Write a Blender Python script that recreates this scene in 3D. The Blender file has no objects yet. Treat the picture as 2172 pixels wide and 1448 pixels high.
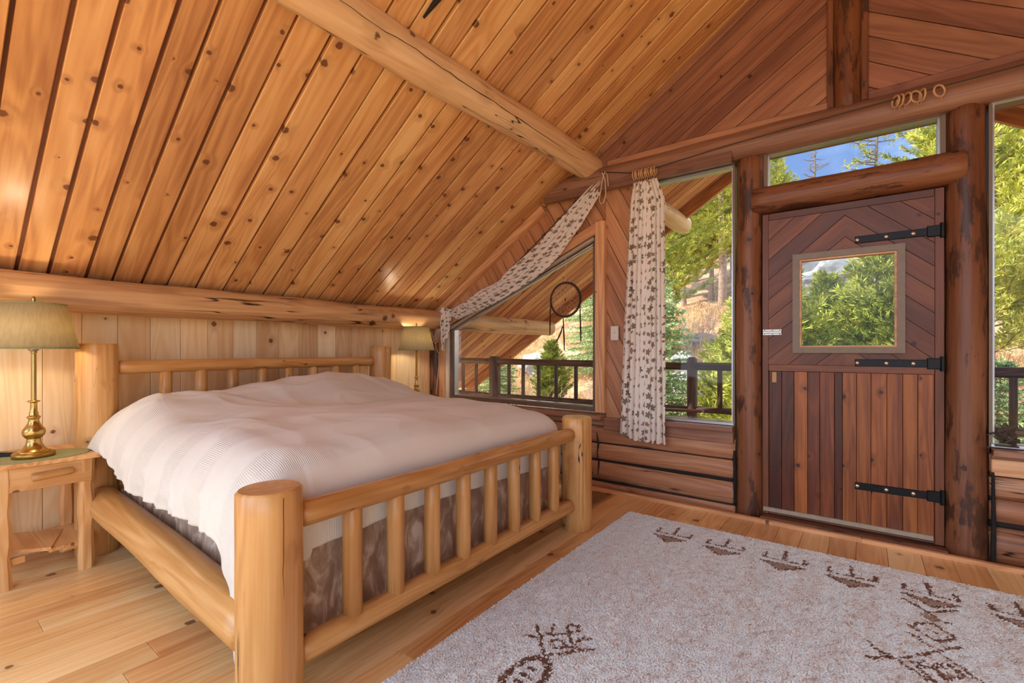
import bpy, bmesh, math, random
import numpy as np
from mathutils import Vector, Matrix, noise
R = random.Random(7)
sc = bpy.context.scene
COL = sc.collection

# ------------------------------------------------------------------ camera
cam = bpy.data.cameras.new('camera')
cam.sensor_width = 36.0
cam.lens = 990.0 / 2172.0 * 36.0
cam.shift_y = (744.0 - 724.0) / 2172.0
cam.clip_start = 0.02
cam.clip_end = 500
camo = bpy.data.objects.new('camera', cam)
COL.objects.link(camo)
camo.location = (0, 0, 1.10)
camo.rotation_euler = (math.pi / 2, 0, math.atan2(742.0, 990.0))
sc.camera = camo

# ------------------------------------------------------------------ colour management
sc.view_settings.view_transform = 'Standard'
sc.view_settings.look = 'None'
sc.view_settings.gamma = 1.0
sc.view_settings.use_curve_mapping = False
sc.view_settings.exposure = 0.50
sc.cycles.use_denoising = True
sc.cycles.max_bounces = 7
sc.cycles.use_adaptive_sampling = True
sc.cycles.adaptive_threshold = 0.03
sc.cycles.time_limit = 1150
sc.cycles.diffuse_bounces = 5
sc.cycles.glossy_bounces = 3
sc.cycles.transparent_max_bounces = 16
sc.cycles.sample_clamp_indirect = 6.0

# ------------------------------------------------------------------ node helpers
def node(nt, t, ins=None, **props):
    n = nt.nodes.new(t)
    for k, v in props.items():
        setattr(n, k, v)
    for k, v in (ins or {}).items():
        s = n.inputs[k]
        if isinstance(v, bpy.types.NodeSocket):
            nt.links.new(v, s)
        else:
            s.default_value = v
    return n

def mth(nt, op, a, b=0.0, c=0.0, clamp=False):
    n = node(nt, 'ShaderNodeMath', {0: a, 1: b, 2: c}, operation=op)
    n.use_clamp = clamp
    return n.outputs[0]

def sstep(nt, v, lo, hi, a=0.0, b=1.0):
    n = node(nt, 'ShaderNodeMapRange', {0: v, 1: lo, 2: hi, 3: a, 4: b})
    n.interpolation_type = 'SMOOTHSTEP'
    return n.outputs[0]

def mixc(nt, f, a, b, blend='MIX'):
    n = node(nt, 'ShaderNodeMix', {0: f, 6: a, 7: b}, data_type='RGBA', blend_type=blend)
    return n.outputs[2]

def ramp(nt, f, stops):
    n = node(nt, 'ShaderNodeValToRGB', {0: f})
    el = n.color_ramp.elements
    while len(el) < len(stops):
        el.new(0.5)
    for e, (p, c) in zip(el, stops):
        e.position = p
        e.color = c if len(c) == 4 else (*c, 1)
    return n.outputs[0]

def lin(r, g, b):
    f = lambda v: (v / 255 / 12.92) if v / 255 <= 0.04045 else ((v / 255 + 0.055) / 1.055) ** 2.4
    return (f(r), f(g), f(b), 1.0)

def vmul(nt, v, s):
    return node(nt, 'ShaderNodeVectorMath', {0: v, 1: s}, operation='MULTIPLY').outputs[0]

def newmat(name):
    m = bpy.data.materials.new(name)
    m.use_nodes = True
    nt = m.node_tree
    nt.nodes.clear()
    out = nt.nodes.new('ShaderNodeOutputMaterial')
    return m, nt, out

def principled(nt, out, **ins):
    b = nt.nodes.new('ShaderNodeBsdfPrincipled')
    for k, v in ins.items():
        s = b.inputs[k.replace('_', ' ')]
        if isinstance(v, bpy.types.NodeSocket):
            nt.links.new(v, s)
        else:
            s.default_value = v
    nt.links.new(b.outputs[0], out.inputs[0])
    return b

# ------------------------------------------------------------------ world: blue sky with soft white cloud
SKYO = 13.0
w = bpy.data.worlds.new('sky')
sc.world = w
w.use_nodes = True
nt = w.node_tree
nt.nodes.clear()
wo = nt.nodes.new('ShaderNodeOutputWorld')
tc = nt.nodes.new('ShaderNodeTexCoord')
sep = node(nt, 'ShaderNodeSeparateXYZ', {0: tc.outputs['Generated']})
grad = ramp(nt, sstep(nt, sep.outputs[2], -0.05, 0.75), [(0, (0.115, 0.185, 0.335)), (1, (0.055, 0.110, 0.270))])
cn = node(nt, 'ShaderNodeTexNoise', {'Vector': node(nt, 'ShaderNodeVectorMath', {0: vmul(nt, tc.outputs['Generated'], (1.0, 1.0, 2.0)), 1: (SKYO, 0.0, 0.0)}, operation='ADD').outputs[0], 'Scale': 1.7, 'Detail': 7.0, 'Roughness': 0.5})
cl = sstep(nt, cn.outputs[0], 0.40, 0.66)
skyc = mixc(nt, cl, grad, (1.47, 1.67, 1.92, 1))
gnd = sstep(nt, sep.outputs[2], -0.12, -0.02)
skyc = mixc(nt, gnd, (0.22, 0.19, 0.14, 1), skyc)
bg = node(nt, 'ShaderNodeBackground', {0: skyc, 1: 2.0})
nt.links.new(bg.outputs[0], wo.inputs[0])

# ------------------------------------------------------------------ sun
sun = bpy.data.lights.new('sun', 'SUN')
sun.energy = 6.0
sun.color = (1.0, 0.93, 0.80)
sun.angle = math.radians(0.6)
suno = bpy.data.objects.new('sun', sun)
COL.objects.link(suno)
suno.rotation_euler = Vector((0.62, 0.36, -0.70)).to_track_quat('-Z', 'Y').to_euler()

# ------------------------------------------------------------------ mesh builder
WM = {}

class MB:
    def __init__(self):
        self.v = []; self.f = []; self.sm = []; self.uv = None
    def add(self, vs, fs, smooth=False):
        o = len(self.v)
        self.v.extend([tuple(p) for p in vs])
        self.f.extend([tuple(i + o for i in f) for f in fs])
        self.sm.extend([smooth] * len(fs))
        return self
    def box(self, x0, x1, y0, y1, z0, z1, M=None):
        vs = [Vector(p) for p in ((x0, y0, z0), (x1, y0, z0), (x1, y1, z0), (x0, y1, z0), (x0, y0, z1), (x1, y0, z1), (x1, y1, z1), (x0, y1, z1))]
        if M: vs = [M @ p for p in vs]
        return self.add(vs, [(3, 2, 1, 0), (4, 5, 6, 7), (0, 1, 5, 4), (1, 2, 6, 5), (2, 3, 7, 6), (3, 0, 4, 7)])
    def cbox(self, x0, x1, y0, y1, z0, z1, c=0.004, M=None):
        # box whose four edges around the +z face are chamfered, and the vertical corners too
        def ring(ix, z):
            return [(x0 + ix, y0 + ix, z), (x1 - ix, y0 + ix, z), (x1 - ix, y1 - ix, z), (x0 + ix, y1 - ix, z)]
        vs = ring(0, z0) + ring(0, z1 - c) + ring(c, z1)
        vs = [Vector(p) for p in vs]
        if M: vs = [M @ p for p in vs]
        fs = [(3, 2, 1, 0), (8, 9, 10, 11)]
        for b in (0, 4):
            for i in range(4):
                j = (i + 1) % 4
                fs.append((b + i, b + j, b + 4 + j, b + 4 + i))
        return self.add(vs, fs)
    def tube(self, pts, rad, n=10, cap=True, smooth=True, closed=False):
        pts = [Vector(p) for p in pts]
        m = len(pts)
        rad = [rad] * m if isinstance(rad, (int, float)) else list(rad)
        vs = []; prev = None
        for i, p in enumerate(pts):
            if closed: t = pts[(i + 1) % m] - pts[i - 1]
            else: t = pts[min(i + 1, m - 1)] - pts[max(i - 1, 0)]
            if t.length < 1e-9: t = Vector((0, 0, 1))
            t.normalize()
            if prev is None:
                a = Vector((0, 0, 1)) if abs(t.z) < 0.9 else Vector((1, 0, 0))
                nx = a.cross(t).normalized()
            else:
                nx = (prev - t * prev.dot(t)).normalized()
            prev = nx
            ny = t.cross(nx)
            for k in range(n):
                a = 2 * math.pi * k / n
                vs.append(p + (nx * math.cos(a) + ny * math.sin(a)) * rad[i])
        fs = []
        for i in range(m if closed else m - 1):
            i2 = (i + 1) % m
            for k in range(n):
                k2 = (k + 1) % n
                fs.append((i * n + k, i * n + k2, i2 * n + k2, i2 * n + k))
        self.add(vs, fs, smooth)
        if cap and not closed:
            self.add(vs[:n], [tuple(range(n - 1, -1, -1))])
            self.add(vs[-n:], [tuple(range(n))])
        return self
    def lathe(self, prof, n=32, c=(0, 0, 0), smooth=True, cap=True):
        vs = []
        for r, z in prof:
            for k in range(n):
                a = 2 * math.pi * k / n
                vs.append((c[0] + r * math.cos(a), c[1] + r * math.sin(a), c[2] + z))
        fs = []
        for i in range(len(prof) - 1):
            for k in range(n):
                k2 = (k + 1) % n
                fs.append((i * n + k, i * n + k2, (i + 1) * n + k2, (i + 1) * n + k))
        self.add(vs, fs, smooth)
        if cap:
            if prof[0][0] > 1e-4: self.add(vs[:n], [tuple(range(n - 1, -1, -1))])
            if prof[-1][0] > 1e-4: self.add(vs[-n:], [tuple(range(n))])
        return self
    def prism(self, poly, z0, z1, c=0.0):
        # poly in local xy (counter-clockwise), convex; c = chamfer on z1 edge
        n = len(poly)
        if c > 0:
            ins = inset(poly, c)
        if c > 0 and ins is not None:
            vs = [(x, y, z0) for x, y in poly] + [(x, y, z1 - c) for x, y in poly] + [(x, y, z1) for x, y in ins]
            fs = [tuple(range(n - 1, -1, -1)), tuple(range(2 * n, 3 * n))]
            bs = (0, n)
        else:
            vs = [(x, y, z0) for x, y in poly] + [(x, y, z1) for x, y in poly]
            fs = [tuple(range(n - 1, -1, -1)), tuple(range(n, 2 * n))]
            bs = (0,)
        for b in bs:
            for i in range(n):
                j = (i + 1) % n
                fs.append((b + i, b + j, b + n + j, b + n + i))
        return self.add(vs, fs)
    def grid(self, nu, nv, fn, uvf=None, smooth=True):
        o = len(self.v)
        vs = []
        uv = []
        for j in range(nv + 1):
            for i in range(nu + 1):
                u, v = i / nu, j / nv
                vs.append(tuple(fn(u, v)))
                if uvf: uv.append(uvf(u, v))
        fs = []
        for j in range(nv):
            for i in range(nu):
                a = j * (nu + 1) + i
                fs.append((a, a + 1, a + nu + 2, a + nu + 1))
        self.add(vs, fs, smooth)
        if uvf:
            if self.uv is None: self.uv = {}
            for k, t in enumerate(uv): self.uv[o + k] = t
        return self
    def build(self, name, mat, parent=None, M=None):
        me = bpy.data.meshes.new(name)
        me.from_pydata(self.v, [], self.f)
        me.polygons.foreach_set('use_smooth', self.sm)
        if self.uv:
            l = me.uv_layers.new(name='UVMap')
            d = np.zeros(len(me.loops) * 2, dtype=np.float32)
            for k, lp in enumerate(me.loops):
                t = self.uv.get(lp.vertex_index, (0, 0))
                d[2 * k] = t[0]; d[2 * k + 1] = t[1]
            l.data.foreach_set('uv', d)
        me.update()
        return link(name, me, mat, parent, M)

def link(name, me, mat, parent=None, M=None):
    if mat is not None and not me.materials:
        me.materials.append(MATS[mat] if isinstance(mat, str) else mat)
    o = bpy.data.objects.new(name, me)
    COL.objects.link(o)
    M = M or Matrix.Identity(4)
    if parent is not None:
        o.parent = parent
        o.matrix_parent_inverse = WM[parent.name].inverted()
    o.matrix_basis = M
    WM[o.name] = M.copy()
    return o

def tag(o, label=None, cat=None, group=None, kind=None):
    if label: o['label'] = label
    if cat: o['category'] = cat
    if group: o['group'] = group
    if kind: o['kind'] = kind
    return o

def thing(name, label, cat, loc=(0, 0, 0), rz=0.0, group=None, kind=None):
    o = bpy.data.objects.new(name, None)
    o.empty_display_size = 0.05
    COL.objects.link(o)
    M = Matrix.Translation(loc) @ Matrix.Rotation(rz, 4, 'Z')
    o.matrix_basis = M
    WM[o.name] = M
    return tag(o, label, cat, group, kind)

def copy_tree(src, loc, rz=0.0, s=1.0, label=None):
    r = src.copy(); COL.objects.link(r)
    M = Matrix.Translation(loc) @ Matrix.Rotation(rz, 4, 'Z') @ Matrix.Diagonal((s, s, s, 1))
    r.matrix_basis = M
    WM[r.name] = M
    if label: r['label'] = label
    for ch in list(src.children):
        c = ch.copy(); COL.objects.link(c); c.parent = r
        WM[c.name] = M
        for g in list(ch.children):
            d = g.copy(); COL.objects.link(d); d.parent = c
    return r

def frame(origin, ex, ey):
    ex = Vector(ex).normalized(); ey = Vector(ey); ey = (ey - ex * ey.dot(ex)).normalized(); ez = ex.cross(ey)
    M = Matrix.Identity(4)
    for i in range(3):
        M[i][0] = ex[i]; M[i][1] = ey[i]; M[i][2] = ez[i]; M[i][3] = origin[i]
    return M

def along(p0, p1, up=(0, 0, 1)):
    p0 = Vector(p0); p1 = Vector(p1)
    ex = (p1 - p0).normalized()
    up = Vector(up)
    if abs(ex.dot(up.normalized())) > 0.95: up = Vector((0, -1, 0))
    ey = up.cross(ex)
    return frame(p0, ex, ey), (p1 - p0).length

def inset(poly, c):
    n = len(poly); res = []
    P = [Vector(p) for p in poly]
    for i in range(n):
        a, b, d = P[i - 1], P[i], P[(i + 1) % n]
        e1 = (b - a); e2 = (d - b)
        if e1.length < 2 * c or e2.length < 2 * c: return None
        e1.normalize(); e2.normalize()
        n1 = Vector((-e1.y, e1.x)); n2 = Vector((-e2.y, e2.x))
        den = 1 + n1.dot(n2)
        if den < 0.15: return None
        res.append(tuple(b + (n1 + n2) * (c / den)))
    return res

def clip(poly, nx, ny, d):      # keep nx*x+ny*y <= d
    res = []
    n = len(poly)
    for i in range(n):
        a, b = poly[i], poly[(i + 1) % n]
        da = nx * a[0] + ny * a[1] - d; db = nx * b[0] + ny * b[1] - d
        if da <= 1e-9: res.append(a)
        if (da < -1e-9 and db > 1e-9) or (da > 1e-9 and db < -1e-9):
            t = da / (da - db)
            res.append((a[0] + (b[0] - a[0]) * t, a[1] + (b[1] - a[1]) * t))
    return res

def area(p):
    return 0.5 * sum(p[i][0] * p[(i + 1) % len(p)][1] - p[(i + 1) % len(p)][0] * p[i][1] for i in range(len(p)))

def clean(p):
    q = []
    for a in p:
        if not q or math.hypot(a[0] - q[-1][0], a[1] - q[-1][1]) > 1e-4: q.append(a)
    if len(q) > 1 and math.hypot(q[0][0] - q[-1][0], q[0][1] - q[-1][1]) < 1e-4: q.pop()
    return q

def wall_boards(parent, poly, ang, wid, yf, th, mat, gap=0.004, c=0.003, hole=None, name='board', off=0.0, jit=0.0, min_area=2e-4):
    """Boards at angle ang (deg) on a wall facing -y, cut to the convex outline poly [(x,z)], front face at y=yf."""
    a = math.radians(ang); ca, sa = math.cos(a), math.sin(a)
    if area(poly) < 0: poly = poly[::-1]
    q = [-sa * x + ca * z for x, z in poly]
    lo, hi = min(q), max(q)
    edges = [lo + off - wid]
    while edges[-1] < hi: edges.append(edges[-1] + wid * (1 + R.uniform(-jit, jit)))
    out = []
    for e0, e1 in zip(edges, edges[1:]):
        p = clip(poly, sa, -ca, -(e0 + gap / 2)); p = clip(p, -sa, ca, e1 - gap / 2) if len(p) > 2 else p
        p = clean(p)
        if len(p) < 3 or abs(area(p)) < min_area: continue
        pcs = [p]
        if hole:
            x0, x1, z0, z1 = hole
            pcs = []
            pcs.append(clip(p, 1, 0, x0)); pcs.append(clip(p, -1, 0, -x1))
            mid = clip(p, -1, 0, -x0); mid = clip(mid, 1, 0, x1) if len(mid) > 2 else []
            if len(mid) > 2:
                pcs.append(clip(mid, 0, 1, z0)); pcs.append(clip(mid, 0, -1, -z1))
            pcs = [clean(k) for k in pcs]
            pcs = [k for k in pcs if len(k) > 2 and abs(area(k)) > 5e-5]
            if not pcs: continue
        cx = sum(k[0] for k in p) / len(p); cz = sum(k[1] for k in p) / len(p)
        mb = MB()
        for k in pcs:
            loc = [((x - cx) * ca + (z - cz) * sa, -(x - cx) * sa + (z - cz) * ca) for x, z in k]
            if area(loc) < 0: loc = loc[::-1]
            mb.prism(loc, -th, 0, 0 if hole else c)
        out.append(mb.build(name, mat, parent, frame((cx, yf, cz), (ca, 0, sa), (-sa, 0, ca))))
    return out

def plank(name, mat, parent, p0, p1, width, th, face, c=0.004):
    """Board from p0 to p1 (centre line of its visible face); face = direction its visible side looks."""
    p0 = Vector(p0); p1 = Vector(p1); ex = (p1 - p0).normalized(); ez = Vector(face)
    ey = ez.cross(ex)
    M = frame(p0, ex, ey)
    L = (p1 - p0).length
    return MB().cbox(0, L, -width / 2, width / 2, -th, 0, c).build(name, mat, parent, M)

def log(name, mat, parent, p0, p1, r0, r1=None, n=28, wob=0.012, bend=0.004, seed=0, cham=0.012, flat=None, step=0.06, zlim=None):
    """Peeled log from p0 to p1, local x along its length; radius and axis wander a little."""
    r1 = r0 if r1 is None else r1
    M, L = along(p0, p1)
    m = max(4, int(L / step))
    vs = []; xs = [0.0, cham] + [cham + (L - 2 * cham) * i / m for i in range(1, m)] + [L - cham, L]
    for i, x in enumerate(xs):
        t = x / L
        r = r0 + (r1 - r0) * t
        if i == 0 or i == len(xs) - 1: r -= cham
        ox = bend * noise.noise(Vector((x * 0.9, seed * 3.1, 1.7))); oy = bend * noise.noise(Vector((x * 0.9, seed * 5.3, 8.1)))
        for k in range(n):
            a = 2 * math.pi * k / n
            ca, sa = math.cos(a), math.sin(a)
            rr = r * (1 + wob * 2 * noise.noise(Vector((x * 2.2, ca * 0.9 + seed * 7.7, sa * 0.9))) + wob * noise.noise(Vector((x * 7, ca * 2.2 + seed, sa * 2.2))))
            y, z = ox + ca * rr, oy + sa * rr
            if flat is not None and z < flat: z = flat
            if zlim is not None: z = max(-zlim, min(zlim, z)) if abs(z) < zlim * 1.0 else math.copysign(zlim, z)
            vs.append((x, y, z))
    fs = []
    for i in range(len(xs) - 1):
        for k in range(n):
            k2 = (k + 1) % n
            fs.append((i * n + k, i * n + k2, (i + 1) * n + k2, (i + 1) * n + k))
    mb = MB().add(vs, fs, True)
    mb.add(vs[:n], [tuple(range(n - 1, -1, -1))]); mb.add(vs[-n:], [tuple(range(n))])
    return mb.build(name, mat, parent, M)

# ------------------------------------------------------------------ materials
MATS = {}

def wood(name, dark, mid, light, knot=(70, 35, 18), kn=0.5, kscale=4.5, kr=(0.007, 0.016), plank=True, rough=0.42, tone=0.3, coat=0.0,
         ringf=34.0, ringa=0.35, fine=0.25, stain=0.0, staincol=(45, 28, 20), crack=0.0, bump=0.12, gl=1.0, hue=0.0, spec=0.4, sat=0.90, kring=0.05):
    m, nt, out = newmat(name)
    tcn = nt.nodes.new('ShaderNodeTexCoord'); oi = nt.nodes.new('ShaderNodeObjectInfo')
    rnd = oi.outputs['Random']
    off = node(nt, 'ShaderNodeCombineXYZ', {0: mth(nt, 'MULTIPLY', rnd, 37.1), 1: mth(nt, 'MULTIPLY', rnd, 91.7), 2: mth(nt, 'MULTIPLY', rnd, 53.3)}).outputs[0]
    vec = node(nt, 'ShaderNodeVectorMath', {0: tcn.outputs['Object'], 1: off}, operation='ADD').outputs[0]
    rnd2 = mth(nt, 'FRACT', mth(nt, 'MULTIPLY', rnd, 7.31))
    # knots
    vo = node(nt, 'ShaderNodeTexVoronoi', {'Vector': vec, 'Scale': kscale, 'Randomness': 1.0}, voronoi_dimensions='2D' if plank else '3D', feature='F1')
    d = mth(nt, 'DIVIDE', vo.outputs['Distance'], kscale)
    vs = node(nt, 'ShaderNodeSeparateColor', {0: vo.outputs['Color']})
    rr = mth(nt, 'MULTIPLY_ADD', vs.outputs[1], kr[1] - kr[0], kr[0])
    exist = mth(nt, 'LESS_THAN', vs.outputs[0], kn)
    dn = mth(nt, 'DIVIDE', d, rr)
    wobn = node(nt, 'ShaderNodeTexNoise', {'Vector': vec, 'Scale': 60.0, 'Detail': 2.0})
    dn = mth(nt, 'ADD', dn, mth(nt, 'MULTIPLY', mth(nt, 'SUBTRACT', wobn.outputs[0], 0.5), 0.9))
    kmask = mth(nt, 'MULTIPLY', sstep(nt, dn, 1.15, 0.75), exist)
    halo = mth(nt, 'MULTIPLY', sstep(nt, dn, 4.5, 0.8), exist)
    # growth rings, bent round the knots
    n1 = node(nt, 'ShaderNodeTexNoise', {'Vector': vmul(nt, vec, (0.55 * gl, 5.5, 5.5)), 'Scale': 1.0, 'Detail': 2.0, 'Roughness': 0.5, 'Distortion': 0.4})
    nn = mth(nt, 'ADD', n1.outputs[0], mth(nt, 'MULTIPLY', halo, kring))
    ring = mth(nt, 'SINE', mth(nt, 'MULTIPLY', nn, ringf * 2.0))
    ring = mth(nt, 'MULTIPLY_ADD', ring, 0.5, 0.5)
    f1 = node(nt, 'ShaderNodeTexNoise', {'Vector': vmul(nt, vec, (2.2, 75.0, 75.0)), 'Scale': 1.0, 'Detail': 3.0, 'Roughness': 0.6})
    big = node(nt, 'ShaderNodeTexNoise', {'Vector': vmul(nt, vec, (0.9, 9.0, 9.0)), 'Scale': 1.0, 'Detail': 3.0, 'Roughness': 0.55})
    t = mth(nt, 'MULTIPLY_ADD', mth(nt, 'SUBTRACT', big.outputs[0], 0.5), 1.0, 0.5)
    t = mth(nt, 'ADD', t, mth(nt, 'MULTIPLY', mth(nt, 'SUBTRACT', ring, 0.5), ringa))
    t = mth(nt, 'ADD', t, mth(nt, 'MULTIPLY', mth(nt, 'SUBTRACT', f1.outputs[0], 0.5), fine * 2))
    t = mth(nt, 'ADD', t, mth(nt, 'MULTIPLY', mth(nt, 'SUBTRACT', rnd2, 0.5), tone * 2.0), clamp=True)
    col = ramp(nt, t, [(0.12, lin(*dark)), (0.5, lin(*mid)), (0.9, lin(*light))])
    br = mth(nt, 'MULTIPLY_ADD', mth(nt, 'SUBTRACT', rnd, 0.5), tone, 1.0)
    hsv = node(nt, 'ShaderNodeHueSaturation', {'Hue': mth(nt, 'MULTIPLY_ADD', mth(nt, 'SUBTRACT', rnd2, 0.5), hue, 0.5), 'Saturation': sat, 'Value': br, 'Color': col})
    col = hsv.outputs[0]
    col = mixc(nt, mth(nt, 'MULTIPLY', halo, 0.22), col, lin(*[int(0.5 * (a + b)) for a, b in zip(dark, knot)]))
    col = mixc(nt, mth(nt, 'MULTIPLY', kmask, 0.88), col, lin(*knot))
    hgt = f1.outputs[0]
    if stain > 0:
        s1 = node(nt, 'ShaderNodeTexNoise', {'Vector': vmul(nt, vec, (3.0, 11.0, 11.0)), 'Scale': 1.0, 'Detail': 5.0, 'Roughness': 0.65})
        sm = sstep(nt, s1.outputs[0], 0.78 - 0.36 * stain, 0.86 - 0.36 * stain)
        col = mixc(nt, mth(nt, 'MULTIPLY', sm, 0.85), col, lin(*staincol))
        if stain > 0.3: hgt = mth(nt, 'SUBTRACT', hgt, mth(nt, 'MULTIPLY', sm, 1.2))
    if crack > 0:
        c1 = node(nt, 'ShaderNodeTexNoise', {'Vector': vmul(nt, vec, (0.45, 9.0, 9.0)), 'Scale': 1.0, 'Detail': 3.0, 'Roughness': 0.55})
        c2 = node(nt, 'ShaderNodeTexNoise', {'Vector': vmul(nt, vec, (1.3, 3.0, 3.0)), 'Scale': 1.0, 'Detail': 0.0})
        cd = mth(nt, 'ABSOLUTE', mth(nt, 'SUBTRACT', c1.outputs[0], 0.5))
        cm = mth(nt, 'MULTIPLY', sstep(nt, cd, 0.006 * crack, 0.001), sstep(nt, c2.outputs[0], 0.47, 0.56))
        col = mixc(nt, cm, col, lin(38, 22, 14))
    bp = node(nt, 'ShaderNodeBump', {'Strength': bump, 'Distance': 0.004, 'Height': hgt})
    rg = mth(nt, 'MULTIPLY_ADD', f1.outputs[0], 0.16, rough - 0.08)
    principled(nt, out, Base_Color=col, Roughness=rg, Normal=bp.outputs[0], Coat_Weight=coat, Coat_Roughness=0.22, Specular_IOR_Level=spec)
    MATS[name] = m
    return m

def plain(name, rgb, rough=0.5, metal=0.0, var=0.12, scale=30.0, bump=0.05, spec=0.5, coat=0.0):
    m, nt, out = newmat(name)
    tcn = nt.nodes.new('ShaderNodeTexCoord')
    n1 = node(nt, 'ShaderNodeTexNoise', {'Vector': tcn.outputs['Object'], 'Scale': scale, 'Detail': 4.0})
    c = lin(*rgb)
    col = ramp(nt, n1.outputs[0], [(0.25, tuple(v * (1 - var) for v in c[:3])), (0.75, tuple(min(1, v * (1 + var)) for v in c[:3]))])
    bp = node(nt, 'ShaderNodeBump', {'Strength': bump, 'Distance': 0.002, 'Height': n1.outputs[0]})
    principled(nt, out, Base_Color=col, Roughness=rough, Metallic=metal, Normal=bp.outputs[0], Specular_IOR_Level=spec, Coat_Weight=coat)
    MATS[name] = m
    return m

# timber of the room
wood('ceiling_cedar', (176, 116, 58), (216, 158, 90), (238, 194, 128), knot=(104, 58, 30), kn=0.70, kscale=5.5, kr=(0.004, 0.021), rough=0.34, tone=0.17, coat=0.3, ringa=0.2, fine=0.16, hue=0.004, bump=0.1, sat=0.92)
wood('backing_wood', (96, 52, 28), (120, 68, 38), (140, 82, 46), kn=0.0, tone=0.05, rough=0.6)
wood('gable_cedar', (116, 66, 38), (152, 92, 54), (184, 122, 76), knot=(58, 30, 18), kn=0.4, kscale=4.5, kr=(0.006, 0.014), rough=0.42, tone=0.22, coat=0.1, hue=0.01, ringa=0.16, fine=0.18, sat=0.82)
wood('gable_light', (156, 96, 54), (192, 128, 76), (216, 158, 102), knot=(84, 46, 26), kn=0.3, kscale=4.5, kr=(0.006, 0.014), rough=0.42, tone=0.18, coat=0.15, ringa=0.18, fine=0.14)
wood('trim_cedar', (196, 134, 78), (224, 164, 104), (240, 190, 132), knot=(90, 50, 26), kn=0.25, rough=0.42, tone=0.12, coat=0.1)
wood('knee_pine', (220, 180, 128), (238, 208, 160), (250, 228, 190), knot=(112, 66, 38), kn=0.30, kscale=3.6, kr=(0.006, 0.02), rough=0.5, tone=0.22, ringa=0.22, fine=0.15, hue=0.01, sat=1.0)
wood('floor_pine', (206, 148, 88), (236, 192, 130), (250, 222, 168), knot=(120, 70, 36), kn=0.5, kscale=3.4, kr=(0.006, 0.024), rough=0.34, tone=0.24, coat=0.25, ringa=0.2, fine=0.16, hue=0.01, stain=0.12, staincol=(158, 118, 78), sat=1.0)
wood('bed_log', (170, 118, 62), (202, 150, 88), (222, 178, 116), knot=(96, 56, 28), kn=0.55, kscale=7.0, kr=(0.006, 0.016), plank=False, rough=0.36, tone=0.08, coat=0.35, crack=0.4, ringa=0.22, fine=0.32, stain=0.22, staincol=(168, 116, 62), bump=0.1, sat=1.0)
wood('roof_log', (190, 142, 90), (226, 184, 130), (242, 210, 162), knot=(88, 56, 34), kn=0.7, kscale=5.0, kr=(0.012, 0.03), plank=False, rough=0.42, tone=0.06, coat=0.15, crack=1.7, stain=0.16, staincol=(112, 80, 54), bump=0.15, ringa=0.15, gl=0.5)
wood('plate_log', (176, 122, 68), (214, 162, 100), (236, 192, 132), knot=(84, 50, 30), kn=0.7, kscale=5.0, kr=(0.012, 0.03), plank=False, rough=0.42, tone=0.06, coat=0.15, crack=1.7, stain=0.30, staincol=(84, 50, 30), bump=0.15, ringa=0.18, gl=0.5)
wood('dark_log', (88, 52, 34), (122, 76, 50), (150, 102, 70), knot=(50, 30, 22), kn=0.6, kscale=5.0, kr=(0.01, 0.025), plank=False, rough=0.46, tone=0.10, coat=0.1, crack=1.2, stain=0.74, staincol=(60, 38, 29), bump=0.3, sat=1.0, ringa=0.12, fine=0.3, gl=0.5)
wood('header_log', (100, 62, 42), (136, 88, 60), (166, 118, 84), knot=(60, 36, 24), kn=0.6, kscale=5.0, kr=(0.01, 0.022), plank=False, rough=0.46, tone=0.08, coat=0.1, crack=1.2, stain=0.14, staincol=(70, 44, 32), bump=0.15, ringa=0.12, fine=0.3, gl=0.5, sat=0.84)
wood('wall_log', (122, 72, 42), (170, 112, 70), (202, 150, 104), knot=(58, 34, 22), kn=0.6, kscale=4.0, kr=(0.012, 0.028), plank=False, rough=0.5, tone=0.16, crack=1.8, stain=0.26, staincol=(70, 42, 28), bump=0.3, ringa=0.2, gl=0.6)
wood('door_wood', (72, 34, 15), (112, 58, 28), (168, 98, 48), knot=(36, 20, 14), kn=0.55, kscale=5.0, kr=(0.006, 0.016), rough=0.45, tone=0.34, coat=0.1, hue=0.01, ringa=0.14, sat=1.0)
wood('door_chevron', (82, 44, 24), (110, 62, 36), (138, 86, 52), knot=(44, 26, 18), kn=0.3, kscale=5.0, kr=(0.006, 0.018), rough=0.45, tone=0.2, coat=0.1, ringa=0.13, sat=1.0)
wood('stand_pine', (204, 144, 84), (228, 176, 114), (242, 202, 146), knot=(120, 70, 38), kn=0.25, kscale=5.0, rough=0.4, tone=0.1, coat=0.15, stain=0.05, sat=1.0)
wood('porch_cedar', (170, 100, 50), (206, 136, 72), (232, 172, 104), knot=(90, 48, 24), kn=0.4, kscale=4.0, rough=0.5, tone=0.28, hue=0.01)
wood('rail_wood', (70, 46, 32), (100, 70, 50), (128, 94, 70), knot=(46, 30, 22), kn=0.4, plank=False, rough=0.6, tone=0.12, crack=1.0, stain=0.1)
wood('deck_wood', (110, 84, 62), (140, 112, 86), (164, 136, 108), kn=0.2, rough=0.7, tone=0.1)
wood('chair_wood', (126, 78, 56), (158, 104, 76), (182, 128, 96), kn=0.2, rough=0.55, tone=0.1)
plain('chinking', (26, 22, 20), rough=0.8, var=0.3, bump=0.3)
plain('black_iron', (26, 27, 28), rough=0.42, metal=0.6, var=0.3, scale=120, bump=0.35)
plain('nickel', (190, 182, 168), rough=0.3, metal=0.9)
plain('aluminium', (190, 192, 194), rough=0.28, metal=0.85, var=0.05)
plain('bronze_frame', (122, 104, 82), rough=0.4, metal=0.1, var=0.08)
plain('sash_brown', (112, 92, 78), rough=0.45, metal=0.1, var=0.1)
plain('rail_grey', (176, 160, 144), rough=0.4, metal=0.2)
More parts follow.
